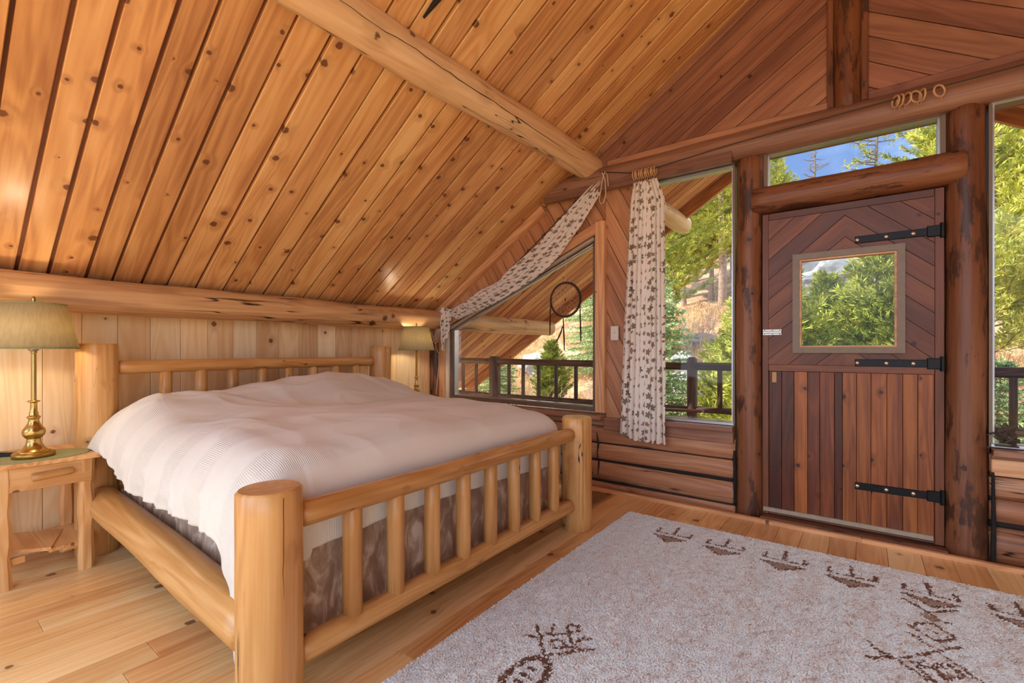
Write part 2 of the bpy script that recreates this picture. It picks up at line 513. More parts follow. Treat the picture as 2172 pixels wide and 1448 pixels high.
plain('strip_metal', (172, 158, 138), rough=0.45, metal=0.4)
plain('brass', (190, 162, 98), rough=0.26, metal=1.0, var=0.12, scale=14, bump=0.02)
plain('brass_plate', (168, 128, 62), rough=0.32, metal=0.9, var=0.15)
plain('white_plastic', (226, 216, 200), rough=0.4, var=0.03)
plain('socket_grey', (150, 140, 128), rough=0.35, metal=0.7)
plain('black_plastic', (20, 19, 18), rough=0.3)
plain('cord_cream', (226, 202, 172), rough=0.8, var=0.08, scale=200, bump=0.3)
plain('cord_brown', (70, 50, 38), rough=0.9, var=0.3, scale=200, bump=0.5)
plain('leather_fringe', (150, 120, 86), rough=0.9, var=0.3, scale=150, bump=0.5)
plain('wire_dark', (70, 60, 54), rough=0.5, metal=0.5)
plain('ring_wood', (202, 160, 118), rough=0.35, var=0.15, coat=0.4)
plain('dust_board', (196, 150, 100), rough=0.6, var=0.1)
plain('ornament_metal', (70, 56, 44), rough=0.55, metal=0.5, var=0.3, scale=60, bump=0.3)
plain('bark', (36, 30, 26), rough=0.9, var=0.5, scale=70, bump=0.9)

def glass_mat():
    m, nt, out = newmat('window_glass')
    tr = node(nt, 'ShaderNodeBsdfTransparent', {0: (0.97, 0.985, 0.98, 1)})
    gl = node(nt, 'ShaderNodeBsdfGlossy', {0: (1, 1, 1, 1), 'Roughness': 0.02})
    fr = node(nt, 'ShaderNodeFresnel', {0: 1.45})
    mx = node(nt, 'ShaderNodeMixShader', {0: mth(nt, 'MULTIPLY', fr.outputs[0], 0.3), 1: tr.outputs[0], 2: gl.outputs[0]})
    nt.links.new(mx.outputs[0], out.inputs[0])
    MATS['glass'] = m
glass_mat()

def spread_mat():
    m, nt, out = newmat('bedspread_cotton')
    uv = node(nt, 'ShaderNodeUVMap').outputs[0]
    sp = node(nt, 'ShaderNodeSeparateXYZ', {0: uv})
    # fine crosswise ribs, gathered in wide bands
    rib = mth(nt, 'SINE', mth(nt, 'MULTIPLY', sp.outputs[0], 2 * math.pi / 0.0075))
    band = mth(nt, 'FRACT', mth(nt, 'MULTIPLY', sp.outputs[1], 1 / 0.34))
    bandm = mth(nt, 'MULTIPLY', sstep(nt, band, 0.10, 0.14), sstep(nt, band, 0.58, 0.54))
    n1 = node(nt, 'ShaderNodeTexNoise', {'Vector': uv, 'Scale': 14.0, 'Detail': 4.0})
    hgt = mth(nt, 'ADD', mth(nt, 'MULTIPLY', mth(nt, 'MULTIPLY', rib, bandm), 0.5), mth(nt, 'MULTIPLY', n1.outputs[0], 0.6))
    col = mixc(nt, mth(nt, 'MULTIPLY', bandm, mth(nt, 'MULTIPLY_ADD', rib, 0.10, 0.12)), lin(228, 227, 219), lin(200, 198, 190))
    bp = node(nt, 'ShaderNodeBump', {'Strength': 0.35, 'Distance': 0.003, 'Height': hgt})
    principled(nt, out, Base_Color=col, Roughness=0.9, Normal=bp.outputs[0], Sheen_Weight=0.15, Specular_IOR_Level=0.15)
    MATS['bedspread'] = m
spread_mat()

def skirt_mat():
    m, nt, out = newmat('mottled_brown_skirt')
    tcn = nt.nodes.new('ShaderNodeTexCoord')
    v = vmul(nt, tcn.outputs['Object'], (1.0, 1.0, 0.45))
    n1 = node(nt, 'ShaderNodeTexNoise', {'Vector': v, 'Scale': 16.0, 'Detail': 4.0, 'Roughness': 0.6, 'Distortion': 0.8})
    n2 = node(nt, 'ShaderNodeTexNoise', {'Vector': v, 'Scale': 4.0, 'Detail': 2.0})
    col = ramp(nt, n1.outputs[0], [(0.38, lin(150, 122, 98)), (0.52, lin(184, 158, 132)), (0.62, lin(228, 212, 190))])
    col = mixc(nt, mth(nt, 'MULTIPLY', n2.outputs[0], 0.4), col, lin(150, 136, 132))
    bp = node(nt, 'ShaderNodeBump', {'Strength': 0.3, 'Distance': 0.003, 'Height': n1.outputs[0]})
    principled(nt, out, Base_Color=col, Roughness=0.85, Normal=bp.outputs[0], Sheen_Weight=0.2)
    MATS['skirt'] = m
skirt_mat()

def curtain_mat():
    m, nt, out = newmat('leaf_print_cotton')
    uv = node(nt, 'ShaderNodeUVMap').outputs[0]
    sc_ = 15.5
    vo = node(nt, 'ShaderNodeTexVoronoi', {'Vector': uv, 'Scale': sc_, 'Randomness': 0.55}, voronoi_dimensions='2D', feature='F1')
    dlt = node(nt, 'ShaderNodeVectorMath', {0: uv, 1: vmul(nt, vo.outputs['Position'], (1, 1, 1))}, operation='SUBTRACT')
    s = node(nt, 'ShaderNodeSeparateXYZ', {0: dlt.outputs[0]})
    cs = node(nt, 'ShaderNodeSeparateColor', {0: vo.outputs['Color']})
    rot_ = mth(nt, 'MULTIPLY', cs.outputs[0], 6.28)
    c_, s_ = mth(nt, 'COSINE', rot_), mth(nt, 'SINE', rot_)
    lx = mth(nt, 'SUBTRACT', mth(nt, 'MULTIPLY', s.outputs[0], c_), mth(nt, 'MULTIPLY', s.outputs[1], s_))
    ly = mth(nt, 'ADD', mth(nt, 'MULTIPLY', s.outputs[0], s_), mth(nt, 'MULTIPLY', s.outputs[1], c_))
    ly = mth(nt, 'MULTIPLY', ly, mth(nt, 'MULTIPLY_ADD', mth(nt, 'GREATER_THAN', cs.outputs[2], 0.55), 0.75, 1.0))
    ang = mth(nt, 'ARCTAN2', ly, lx)
    rad = mth(nt, 'SQRT', mth(nt, 'ADD', mth(nt, 'MULTIPLY', lx, lx), mth(nt, 'MULTIPLY', ly, ly)))
    big = mth(nt, 'MULTIPLY_ADD', mth(nt, 'GREATER_THAN', cs.outputs[1], 0.45), 0.009, 0.0165)
    lob = mth(nt, 'MULTIPLY_ADD', mth(nt, 'ABSOLUTE', mth(nt, 'COSINE', mth(nt, 'MULTIPLY', ang, 2.5))), 0.55, 0.5)
    lob = mth(nt, 'MULTIPLY', lob, mth(nt, 'MULTIPLY_ADD', mth(nt, 'COSINE', mth(nt, 'MULTIPLY', ang, 17.0)), 0.10, 1.0))
    lm = sstep(nt, mth(nt, 'DIVIDE', rad, mth(nt, 'MULTIPLY', big, lob)), 1.05, 0.90)
    vein = sstep(nt, mth(nt, 'ABSOLUTE', mth(nt, 'SINE', mth(nt, 'MULTIPLY', ang, 2.5))), 0.0, 0.25)
    leaf = ramp(nt, cs.outputs[2], [(0.0, lin(122, 110, 90)), (0.4, lin(138, 124, 104)), (0.65, lin(164, 124, 94)), (1.0, lin(128, 102, 90))])
    leaf = mixc(nt, vein, lin(88, 74, 62), leaf)
    n1 = node(nt, 'ShaderNodeTexNoise', {'Vector': uv, 'Scale': 400.0, 'Detail': 2.0})
    base = mixc(nt, n1.outputs[0], lin(244, 236, 226), lin(250, 245, 238))
    col = mixc(nt, mth(nt, 'MULTIPLY', lm, 0.95), base, leaf)
    b = principled(nt, out, Base_Color=col, Roughness=0.85, Sheen_Weight=0.1, Specular_IOR_Level=0.2)
    t = node(nt, 'ShaderNodeBsdfTranslucent', {0: col})
    mx = node(nt, 'ShaderNodeMixShader', {0: 0.22, 1: b.outputs[0], 2: t.outputs[0]})
    nt.links.new(mx.outputs[0], out.inputs[0])
    MATS['curtain'] = m
curtain_mat()

def shade_mat():
    m, nt, out = newmat('lamp_shade_linen')
    tcn = nt.nodes.new('ShaderNodeTexCoord')
    n1 = node(nt, 'ShaderNodeTexNoise', {'Vector': vmul(nt, tcn.outputs['Object'], (90, 90, 7)), 'Scale': 1.0, 'Detail': 4.0})
    col = mixc(nt, n1.outputs[0], lin(178, 164, 124), lin(222, 208, 168))
    b = principled(nt, out, Base_Color=col, Roughness=0.85)
    t = node(nt, 'ShaderNodeBsdfTranslucent', {0: col})
    mx = node(nt, 'ShaderNodeMixShader', {0: 0.4, 1: b.outputs[0], 2: t.outputs[0]})
    nt.links.new(mx.outputs[0], out.inputs[0])
    MATS['shade'] = m
shade_mat()

def bulb_mat():
    m, nt, out = newmat('bulb_glow')
    e = node(nt, 'ShaderNodeEmission', {0: (1.0, 0.82, 0.56, 1), 1: 18.0})
    nt.links.new(e.outputs[0], out.inputs[0])
    MATS['bulb'] = m
bulb_mat()

def mat_mat(name, c1, c2, scale):
    m, nt, out = newmat(name)
    tcn = nt.nodes.new('ShaderNodeTexCoord')
    w1 = node(nt, 'ShaderNodeTexWave', {'Vector': tcn.outputs['Object'], 'Scale': scale, 'Distortion': 0.6}, bands_direction='X')
    w2 = node(nt, 'ShaderNodeTexWave', {'Vector': tcn.outputs['Object'], 'Scale': scale, 'Distortion': 0.6}, bands_direction='Y')
    h = mth(nt, 'MULTIPLY', w1.outputs[1], w2.outputs[1])
    col = mixc(nt, h, lin(*c1), lin(*c2))
    bp = node(nt, 'ShaderNodeBump', {'Strength': 0.6, 'Distance': 0.004, 'Height': h})
    principled(nt, out, Base_Color=col, Roughness=0.9, Normal=bp.outputs[0])
    MATS[name] = m
mat_mat('placemat', (150, 154, 106), (192, 192, 146), 60.0)
mat_mat('jute', (120, 88, 56), (196, 160, 112), 16.0)

def attr_mat(name, attr, rough=0.95, trans=0.0, sheen=0.2):
    m, nt, out = newmat(name)
    a = node(nt, 'ShaderNodeAttribute', attribute_name=attr)
    b = principled(nt, out, Base_Color=a.outputs[0], Roughness=rough, Sheen_Weight=sheen, Specular_IOR_Level=0.1)
    if trans:
        t = node(nt, 'ShaderNodeBsdfTranslucent', {0: a.outputs[0]})
        mx = node(nt, 'ShaderNodeMixShader', {0: trans, 1: b.outputs[0], 2: t.outputs[0]})
        nt.links.new(mx.outputs[0], out.inputs[0])
    MATS[name] = m
attr_mat('rug_wool', 'Col', trans=0.0, sheen=0.0)

def leaf_mat(name, a, b, c, trans=0.12):
    m, nt, out = newmat(name)
    tcn = nt.nodes.new('ShaderNodeTexCoord'); oi = nt.nodes.new('ShaderNodeObjectInfo')
    n1 = node(nt, 'ShaderNodeTexNoise', {'Vector': tcn.outputs['Object'], 'Scale': 2.6, 'Detail': 5.0, 'Roughness': 0.7})
    f = mth(nt, 'ADD', n1.outputs[0], mth(nt, 'MULTIPLY', mth(nt, 'SUBTRACT', oi.outputs['Random'], 0.5), 0.25))
    col = ramp(nt, f, [(0.32, lin(*a)), (0.5, lin(*b)), (0.68, lin(*c))])
    b_ = principled(nt, out, Base_Color=col, Roughness=0.7, Specular_IOR_Level=0.2)
    t = node(nt, 'ShaderNodeBsdfTranslucent', {0: col})
    mx = node(nt, 'ShaderNodeMixShader', {0: trans, 1: b_.outputs[0], 2: t.outputs[0]})
    nt.links.new(mx.outputs[0], out.inputs[0])
    MATS[name] = m
leaf_mat('pine_needles', (98, 108, 36), (172, 174, 72), (226, 218, 112))
leaf_mat('spruce_needles', (96, 118, 76), (140, 162, 104), (184, 198, 142))
leaf_mat('red_leaves', (150, 70, 44), (190, 96, 64), (204, 130, 88))
leaf_mat('dry_grass', (186, 150, 104), (212, 180, 130), (232, 208, 166), 0.15)
plain('tree_bark', (150, 122, 100), rough=0.95, var=0.45, scale=9, bump=0.8)
plain('dead_wood', (112, 98, 88), rough=0.95, var=0.3, scale=12, bump=0.4)
plain('twig', (196, 168, 146), rough=0.9, var=0.25, scale=20)
plain('rock', (158, 152, 148), rough=0.9, var=0.35, scale=3.5, bump=1.0)

def hill_mat():
    m, nt, out = newmat('hillside_litter')
    tcn = nt.nodes.new('ShaderNodeTexCoord')
    n1 = node(nt, 'ShaderNodeTexNoise', {'Vector': tcn.outputs['Object'], 'Scale': 0.5, 'Detail': 8.0, 'Roughness': 0.7})
    n2 = node(nt, 'ShaderNodeTexNoise', {'Vector': tcn.outputs['Object'], 'Scale': 6.0, 'Detail': 6.0, 'Roughness': 0.7})
    col = ramp(nt, n1.outputs[0], [(0.35, lin(138, 98, 74)), (0.47, lin(188, 142, 108)), (0.57, lin(212, 180, 136)), (0.68, lin(164, 112, 86))])
    col = mixc(nt, sstep(nt, n2.outputs[0], 0.5, 0.75), col, lin(226, 202, 172))
    col = mixc(nt, sstep(nt, n2.outputs[0], 0.44, 0.3), col, lin(116, 84, 64))
    bp = node(nt, 'ShaderNodeBump', {'Strength': 1.0, 'Distance': 0.12, 'Height': n2.outputs[0]})
    principled(nt, out, Base_Color=col, Roughness=0.95, Normal=bp.outputs[0], Specular_IOR_Level=0.1)
    MATS['hill'] = m
hill_mat()

# ================================================================== THE SETTING
XW, YG, XRIDGE, PITCH = -3.62, 3.50, -0.07, 0.65
PHI = math.atan(PITCH)
def roof(x):
    return 2.715 + PITCH * (x + 1.753) if x <= XRIDGE else 2.715 + PITCH * (2 * XRIDGE - x + 1.753)

# ---- floor
MF = frame((0, -2.6, -0.03), (0, 1, 0), (-1, 0, 0))
floor = MB().box(0, 6.2, -3.6, 3.62, -0.12, -0.003).build('floor', 'floor_pine', None, MF)
tag(floor, 'pale knotty pine plank floor running toward the door wall', 'floor', kind='structure')
x = XW
row = 0
while x < 0.95:
    wd = R.choice((0.125, 0.135, 0.145))
    ys = [-0.7]
    y = -0.7 + R.uniform(0.6, 2.2)
    while y < 2.9:
        ys.append(y); y += R.uniform(1.1, 2.4)
    ys.append(3.38)
    for y0, y1 in zip(ys, ys[1:]):
        plank('floorboard', 'floor_pine', floor, (x + wd / 2, y0 + 0.0006, 0), (x + wd / 2, y1 - 0.0006, 0), wd - 0.0016, 0.03, (0, 0, 1), 0.0012)
    x += wd
    row += 1

# ---- left roof slope with overlapping cedar boards
ca, sa = math.cos(PHI), math.sin(PHI)
ceil = thing('ceiling', 'sloping knotty cedar board ceiling above the bed', 'ceiling', (XW, 0, roof(XW)), kind='structure')
Lslope = (XRIDGE - (XW - 0.1)) / ca
nrm = Vector((sa, 0, -ca))
def slope_pt(s, y, d=0.0):          # s along the slope from the wall, d below the board face
    p = Vector((XW - 0.1 + s * ca, y, roof(XW - 0.1) + s * sa))
    return p + nrm * d
Mb = frame(slope_pt(0, 0), (ca, 0, sa), (0, -1, 0))
MB().box(0, Lslope, -YG - 0.02, 1.3, -0.14, -0.018).build('roof_deck', 'backing_wood', ceil, Mb)
y = -1.3
while y < YG - 0.02:
    wd = R.choice((0.105, 0.118, 0.128, 0.14, 0.15))
    gp = R.choice((0.011, 0.013, 0.015, 0.017))
    y1 = min(y + wd, YG + 0.01)
    dz = R.choice((0.0, 0.003, 0.006))
    plank('ceiling_board', 'ceiling_cedar', ceil, slope_pt(0, (y + y1) / 2, dz), slope_pt(Lslope, (y + y1) / 2, dz), y1 - y, 0.022 + dz, nrm, 0.003)
    y = y1 + gp
# strip of bark left in a gap between two boards, high up past the purlin
bs = MB()
pts = [slope_pt((xx - (XW - 0.1)) / ca, 1.565 + 0.012 * math.sin(i * 1.3), 0.012) for i, xx in enumerate((-1.72, -1.62, -1.52, -1.42, -1.32, -1.2, -1.05))]
bs.tube(pts, [0.006, 0.016, 0.02, 0.022, 0.02, 0.018, 0.012], 8)
tag(bs.build('bark_strip', 'bark', ceil), 'blackened strip of bark in a board gap')

# ---- right roof slope (above and behind the camera's right)
ceil2 = thing('ceiling', 'right hand slope of the cedar board ceiling past the king post', 'ceiling', (-2 * 0.07 - XW, 0, roof(XW)), kind='structure')
p1 = Vector((XRIDGE, 0, roof(XRIDGE)))
Mr = frame(p1, (ca, 0, -sa), (0, 1, 0))
MB().box(0, Lslope + 0.1, -1.3, YG + 0.02, 0.02, 0.14).build('roof_deck', 'backing_wood', ceil2, Mr)
y = 1.6
while y < YG - 0.02:
    y1 = min(y + 0.135, YG)
    MB().cbox(0, Lslope + 0.1, -(y1 - y) / 2, (y1 - y) / 2, -0.02, 0.0, 0.003).build('ceiling_board', 'ceiling_cedar', ceil2, frame(p1 + Vector((0, (y + y1) / 2, 0)) + Vector((0, 0, 0.02)), (ca, 0, -sa), (0, -1, 0)))
    y = y1 + 0.01

# ---- knee wall behind the bed: vertical pale pine boards
wl = MB().box(XW - 0.16, XW - 0.02, -1.3, YG, -0.1, 1.52).build('wall_left', 'backing_wood')
tag(wl, 'low knee wall of pale knotty pine boards behind the bed', 'wall', kind='structure')
y = -0.47
while y < YG - 0.03:
    y1 = min(y + 0.163, YG - 0.03)
    plank('wall_board', 'knee_pine', wl, (XW, (y + y1) / 2, -0.01), (XW, (y + y1) / 2, 1.46), y1 - y - 0.002, 0.02, (1, 0, 0), 0.002)
    y = y1

# ---- right knee wall, out of view
wr = MB().box(-2 * 0.07 - XW, -2 * 0.07 - XW + 0.14, -1.3, YG, -0.1, 1.52).build('wall_right', 'knee_pine', None, Matrix.Identity(4))
tag(wr, 'low pine knee wall on the far right side of the room', 'wall', kind='structure')

# ---- round timbers
pl = log('wall_plate', 'plate_log', None, (-3.521, -1.3, 1.405), (-3.50, 5.56, 1.415), 0.104, 0.098, wob=0.025, bend=0.02, seed=1)
tag(pl, 'peeled log wall plate running along the top of the knee wall', 'log beam', kind='structure')
pu = log('roof_purlin', 'roof_log', None, (-1.930, -1.3, 2.60), (-1.735, 5.80, 2.625), 0.108, 0.104, wob=0.03, bend=0.02, seed=2)
tag(pu, 'pale peeled log purlin under the sloping ceiling', 'log beam', kind='structure')
ck = MB()
cpts = []
for i in range(40):
    t = i / 39; y = 0.9 + 2.3 * t
    c = Vector((-1.965, -2.6, 2.595)).lerp(Vector((-1.735, 5.80, 2.625)), (y + 2.6) / 8.4)
    a = math.radians(-14 - 20 * t + 9 * noise.noise(Vector((y * 3.5, 0, 0))) + 3 * noise.noise(Vector((y * 12, 0, 4))))
    cpts.append((c.x + 0.1075 * math.cos(a), y, c.z + 0.1075 * math.sin(a)))
ck.tube(cpts, [0.0006 + 0.0014 * math.sin(math.pi * i / 39) * (0.6 + 0.6 * abs(math.sin(i * 0.9))) for i in range(40)], 6)
tag(ck.build('drying_crack', 'chinking', pu), 'long dark drying crack')
tb = log('tie_beam', 'header_log', None, (-2.22, 3.50, 2.478), (1.95, 3.50, 2.486), 0.108, 0.112, wob=0.02, bend=0.01, seed=3, flat=-0.084)
tag(tb, 'long horizontal log header above the windows and door', 'log beam', kind='structure')
pA = log('door_post', 'dark_log', None, (-0.609, 3.50, -0.02), (-0.609, 3.50, 2.40), 0.081, 0.079, wob=0.03, bend=0.01, seed=4)
tag(pA, 'dark stained log post on the latch side of the door', 'post', kind='structure')
pB = log('door_post', 'dark_log', None, (0.452, 3.50, -0.02), (0.452, 3.50, 2.42), 0.086, 0.083, wob=0.03, bend=0.01, seed=5)
tag(pB, 'dark mottled log post on the hinge side of the door', 'post', kind='structure')
ln = log('door_lintel', 'dark_log', None, (-0.585, 3.47, 2.092), (0.447, 3.47, 2.096), 0.088, 0.088, wob=0.02, bend=0.006, seed=6)
tag(ln, 'short log lintel notched between the door posts', 'log beam', kind='structure')
kp = log('king_post', 'dark_log', None, (-0.072, 3.49, 2.56), (-0.072, 3.49, roof(XRIDGE) + 0.0), 0.068, 0.068, wob=0.05, bend=0.01, seed=7)
tag(kp, 'short dark king post rising from the header to the ridge', 'post', kind='structure')
for sx in (-0.156, 0.014):
    plank('side_strip', 'dark_log', kp, (sx, 3.472, 2.59), (sx, 3.472, roof(sx) - 0.02), 0.036, 0.03, (0, -1, 0))
cp = log('corner_post', 'dark_log', None, (-3.60, 3.47, -0.02), (-3.60, 3.47, 1.34), 0.075, 0.075, wob=0.04, bend=0.01, seed=8)
tag(cp, 'brown log corner post behind the far table lamp', 'post', kind='structure')

# ---- gable wall
wg = thing('wall_gable', 'gable end wall of logs and diagonal cedar boards around the door', 'wall', (0, YG, 0), kind='structure')
def xzp(mb, poly, y0, y1):
    if area(poly) < 0: poly = poly[::-1]
    n = len(poly)
    vs = [(x, y0, z) for x, z in poly] + [(x, y1, z) for x, z in poly]
    fs = [tuple(range(n)), tuple(range(2 * n - 1, n - 1, -1))]
    for i in range(n):
        j = (i + 1) % n
        fs.append((j, i, n + i, n + j))
    mb.add(vs, fs)
    return mb
GL = [(-2.02, 2.55), (-0.135, 2.55), (-0.135, roof(-0.135)), ]
GR = [(-0.005, 2.55), (1.92, 2.55), (-0.005, roof(-0.005))]
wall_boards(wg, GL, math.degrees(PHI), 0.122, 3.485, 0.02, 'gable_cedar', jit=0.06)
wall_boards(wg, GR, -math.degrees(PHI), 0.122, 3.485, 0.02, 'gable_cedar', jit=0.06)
GA = [(-3.545, 1.30), (-1.66, 2.128), (-1.66, 2.40), (-2.20, 2.40), (-3.545, roof(-3.545) - 0.0)]
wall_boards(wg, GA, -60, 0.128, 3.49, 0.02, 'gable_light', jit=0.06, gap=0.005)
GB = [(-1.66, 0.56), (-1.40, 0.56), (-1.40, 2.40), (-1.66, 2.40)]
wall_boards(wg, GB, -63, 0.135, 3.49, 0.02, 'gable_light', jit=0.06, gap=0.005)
sh = MB()
for p in (GL, GR, GA, GB, [(-3.8, -0.1), (-0.7, -0.1), (-0.7, 0.58), (-3.8, 0.58)], [(0.53, -0.1), (2.0, -0.1), (2.0, 0.58), (0.53, 0.58)],
          [(-3.8, 0.5), (-3.545, 0.5), (-3.545, roof(-3.545)), (-3.8, roof(-3.8))], [(-2.35, 2.40), (1.95, 2.40), (1.95, 2.55), (-2.02, 2.55)],
          [(-0.66, 2.4), (-0.53, 2.4), (-0.53, -0.1), (-0.66, -0.1)], [(0.38, 2.4), (0.52, 2.4), (0.52, -0.1), (0.38, -0.1)],
          [(-0.6, 2.0), (0.45, 2.0), (0.45, 2.17), (-0.6, 2.17)], [(2.0, -0.1), (3.6, -0.1), (3.6, 0.5), (2.0, 0.5)]):
    xzp(sh, p, 3.515, 3.60)
for p in ([(-0.56, 0.0), (-0.49, 0.0), (-0.49, 2.02), (-0.56, 2.02)], [(0.33, 0.0), (0.40, 0.0), (0.40, 2.02), (0.33, 2.02)], [(-0.5, 1.96), (0.35, 1.96), (0.35, 2.05), (-0.5, 2.05)], [(-0.5, -0.1), (0.35, -0.1), (0.35, 0.06), (-0.5, 0.06)]):
    xzp(sh, p, 3.535, 3.60)
sh.build('sheathing', 'backing_wood', wg)
# log courses under the windows
for x0, x1, joints, sd in ((-3.56, -0.692, (-0.03, 0.046, 0.214, 0.356, 0.50), 10), (0.536, 2.0, (-0.02, 0.194, 0.328, 0.452, 0.56), 20)):
    for i, (z0, z1) in enumerate(zip(joints, joints[1:])):
        hz = (z1 - z0) / 2 - 0.006
        zc = (z0 + z1) / 2
        log('wall_log', 'wall_log', wg, (x0, 3.555, zc + (0.006 if i % 2 else -0.003)), (x1, 3.555, zc - (0.006 if i % 2 else -0.003)), 0.112, 0.112, wob=0.03, bend=0.010, seed=sd + i, cham=0.02, zlim=hz, n=36)
    ch = MB()
    for z in joints[1:-1]:
        ch.tube([(x0, 3.482, z), (x0 + (x1 - x0) * .3, 3.48, z + 0.004), (x0 + (x1 - x0) * .6, 3.482, z - 0.003), (x1, 3.481, z)], 0.016, 8)
    ch.build('chinking', 'chinking', wg)
chv = MB()
chv.tube([(-1.705, 3.432, 0.10), (-1.695, 3.43, 0.2), (-1.71, 3.43, 0.28), (-1.70, 3.43, 0.35), (-1.72, 3.44, 0.44)], [0.003, 0.007, 0.004, 0.008, 0.003], 8)
chv.tube([(-0.696, 3.458, 0.05), (-0.692, 3.458, 0.3), (-0.696, 3.458, 0.42)], [0.006, 0.011, 0.007], 8)
chv.tube([(0.545, 3.44, -0.01), (0.548, 3.44, 0.2), (0.545, 3.44, 0.47)], [0.012, 0.010, 0.006], 8)
chv.build('chinking', 'chinking', wg)
# boards under the window sills
plank('apron_board', 'gable_cedar', wg, (-1.66, 3.44, 0.515), (-0.70, 3.44, 0.515), 0.10, 0.06, (0, -1, 0))
plank('apron_board', 'gable_cedar', wg, (-3.54, 3.445, 0.545), (-1.66, 3.445, 0.535), 0.075, 0.06, (0, -1, 0))
plank('apron_board', 'trim_cedar', wg, (0.54, 3.44, 0.495), (1.95, 3.44, 0.495), 0.085, 0.06, (0, -1, 0))
plank('apron_board', 'gable_cedar', wg, (0.54, 3.44, 0.565), (1.95, 3.44, 0.565), 0.05, 0.06, (0, -1, 0))

# ---- trims
tr1 = plank('trim_1', 'trim_cedar', None, (-3.56, 3.43, roof(-3.56) - 0.045), (-2.24, 3.43, roof(-2.24) - 0.045), 0.075, 0.06, (0, -1, 0))
tag(tr1, 'light cedar rake trim where the ceiling meets the gable by the bed', 'trim', kind='structure')
tr2 = plank('trim_2', 'gable_cedar', None, (-1.70, 3.462, roof(-1.70) - 0.035), (-0.16, 3.462, roof(-0.16) - 0.035), 0.05, 0.03, (0, -1, 0))
tag(tr2, 'dark rake trim where the ceiling meets the upper gable boards', 'trim', kind='structure')
tr3 = plank('trim_3', 'gable_cedar', None, (0.03, 3.465, 2.605), (1.90, 3.465, 2.605), 0.05, 0.03, (0, -1, 0))
tag(tr3, 'cedar strip along the top of the header right of the king post', 'trim', kind='structure')
tr4 = plank('trim_4', 'gable_cedar', None, (-1.64, 3.465, 2.605), (-0.17, 3.465, 2.605), 0.05, 0.03, (0, -1, 0))
tag(tr4, 'cedar strip along the top of the header left of the king post', 'trim', kind='structure')
tr5 = plank('trim_5', 'header_log', None, (-2.20, 3.42, 2.372), (-0.70, 3.42, 2.376), 0.05, 0.10, (0, 0, -1))
tag(tr5, 'flat wooden strip under the header above the leaf curtain', 'trim', kind='structure')
bb = plank('baseboard_gable', 'trim_cedar', None, (-3.55, 3.372, 0.022), (0.0, 3.362, 0.022), 0.035, 0.024, (0, 0, 1))
tag(bb, 'thin pine strip along the floor at the gable wall left of the door', 'baseboard', kind='structure')
bb2 = plank('baseboard_gable', 'trim_cedar', None, (0.0, 3.362, 0.022), (2.0, 3.365, 0.022), 0.035, 0.024, (0, 0, 1))
tag(bb2, 'thin pine strip along the floor below the door hinges', 'baseboard', kind='structure')

# ---- windows
def ring_poly(mb, poly, wd, y0, y1):
    if area(poly) < 0: poly = poly[::-1]
    q = inset(poly, wd)
    n = len(poly)
    for i in range(n):
        j = (i + 1) % n
        xzp(mb, [poly[i], poly[j], q[j], q[i]], y0, y1)
    return q

def window(n, label, poly, fw, casing=None, mat='aluminium', yf=3.47):
    wv = thing('window_%d' % n, label, 'window', (sum(p[0] for p in poly) / len(poly), YG, min(p[1] for p in poly)), kind='structure')
    mb = MB()
    q = ring_poly(mb, poly, fw, yf, 3.56)
    mb.build('window_frame', mat, wv)
    mb = MB()
    q2 = ring_poly(mb, q, 0.010, yf + 0.02, 3.55)
    mb.build('glazing_bead', 'aluminium' if mat != 'aluminium' else 'bronze_frame', wv)
    xzp(MB(), q2, 3.535, 3.541).build('pane', 'glass', wv)
    return wv
# corner points: glass opening plus frame
w1 = window(1, 'slanted trapezoid picture window beside the bed under the draped curtain', [(-3.40, 0.61), (-1.735, 0.60), (-1.735, 2.045), (-3.40, 1.345)], 0.035, mat='sash_brown')
plank('casing', 'trim_cedar', w1, (-1.698, 3.445, 0.60), (-1.698, 3.445, 2.150), 0.085, 0.08, (0, -1, 0))
plank('casing', 'gable_light', w1, (-3.42, 3.446, 1.37 + 0.028), (-1.66, 3.446, 2.07 + 0.060), 0.085, 0.07, (0, -1, 0))
plank('casing', 'trim_cedar', w1, (-3.495, 3.44, 0.58), (-3.495, 3.44, 1.44), 0.085, 0.06, (0, -1, 0))
plank('casing', 'white_plastic', w1, (-3.425, 3.45, 0.60), (-3.425, 3.45, 1.30), 0.05, 0.05, (0, -1, 0))
plank('sill', 'gable_cedar', w1, (-3.50, 3.43, 0.592), (-1.66, 3.43, 0.582), 0.10, 0.03, (0, 0, 1))
hb = MB(); hb.tube([(-3.37, 3.455, 1.335), (-1.75, 3.455, 2.02)], 0.018, 12); hb.build('head_rail', 'rail_grey', w1)
hb = MB(); hb.tube([(-3.37, 3.462, 1.300), (-1.76, 3.462, 1.972)], 0.010, 8); hb.build('head_bar', 'aluminium', w1)
w2 = window(2, 'tall fixed window between the leaf curtain and the door', [(-1.40, 0.585), (-0.695, 0.585), (-0.695, 2.385), (-1.40, 2.385)], 0.014, mat='bronze_frame')
plank('sash_bar', 'aluminium', w2, (-1.39, 3.462, 0.598), (-0.70, 3.462, 0.598), 0.022, 0.03, (0, -1, 0), 0.003)
plank('sash_bar', 'aluminium', w2, (-1.39, 3.462, 2.365), (-0.70, 3.462, 2.365), 0.022, 0.03, (0, -1, 0), 0.003)
plank('sill', 'gable_cedar', w2, (-1.42, 3.435, 0.585), (-0.695, 3.435, 0.585), 0.09, 0.03, (0, 0, 1))
w3 = window(3, 'narrow transom window above the door', [(-0.522, 2.155), (0.368, 2.155), (0.368, 2.425), (-0.522, 2.425)], 0.022, mat='bronze_frame')
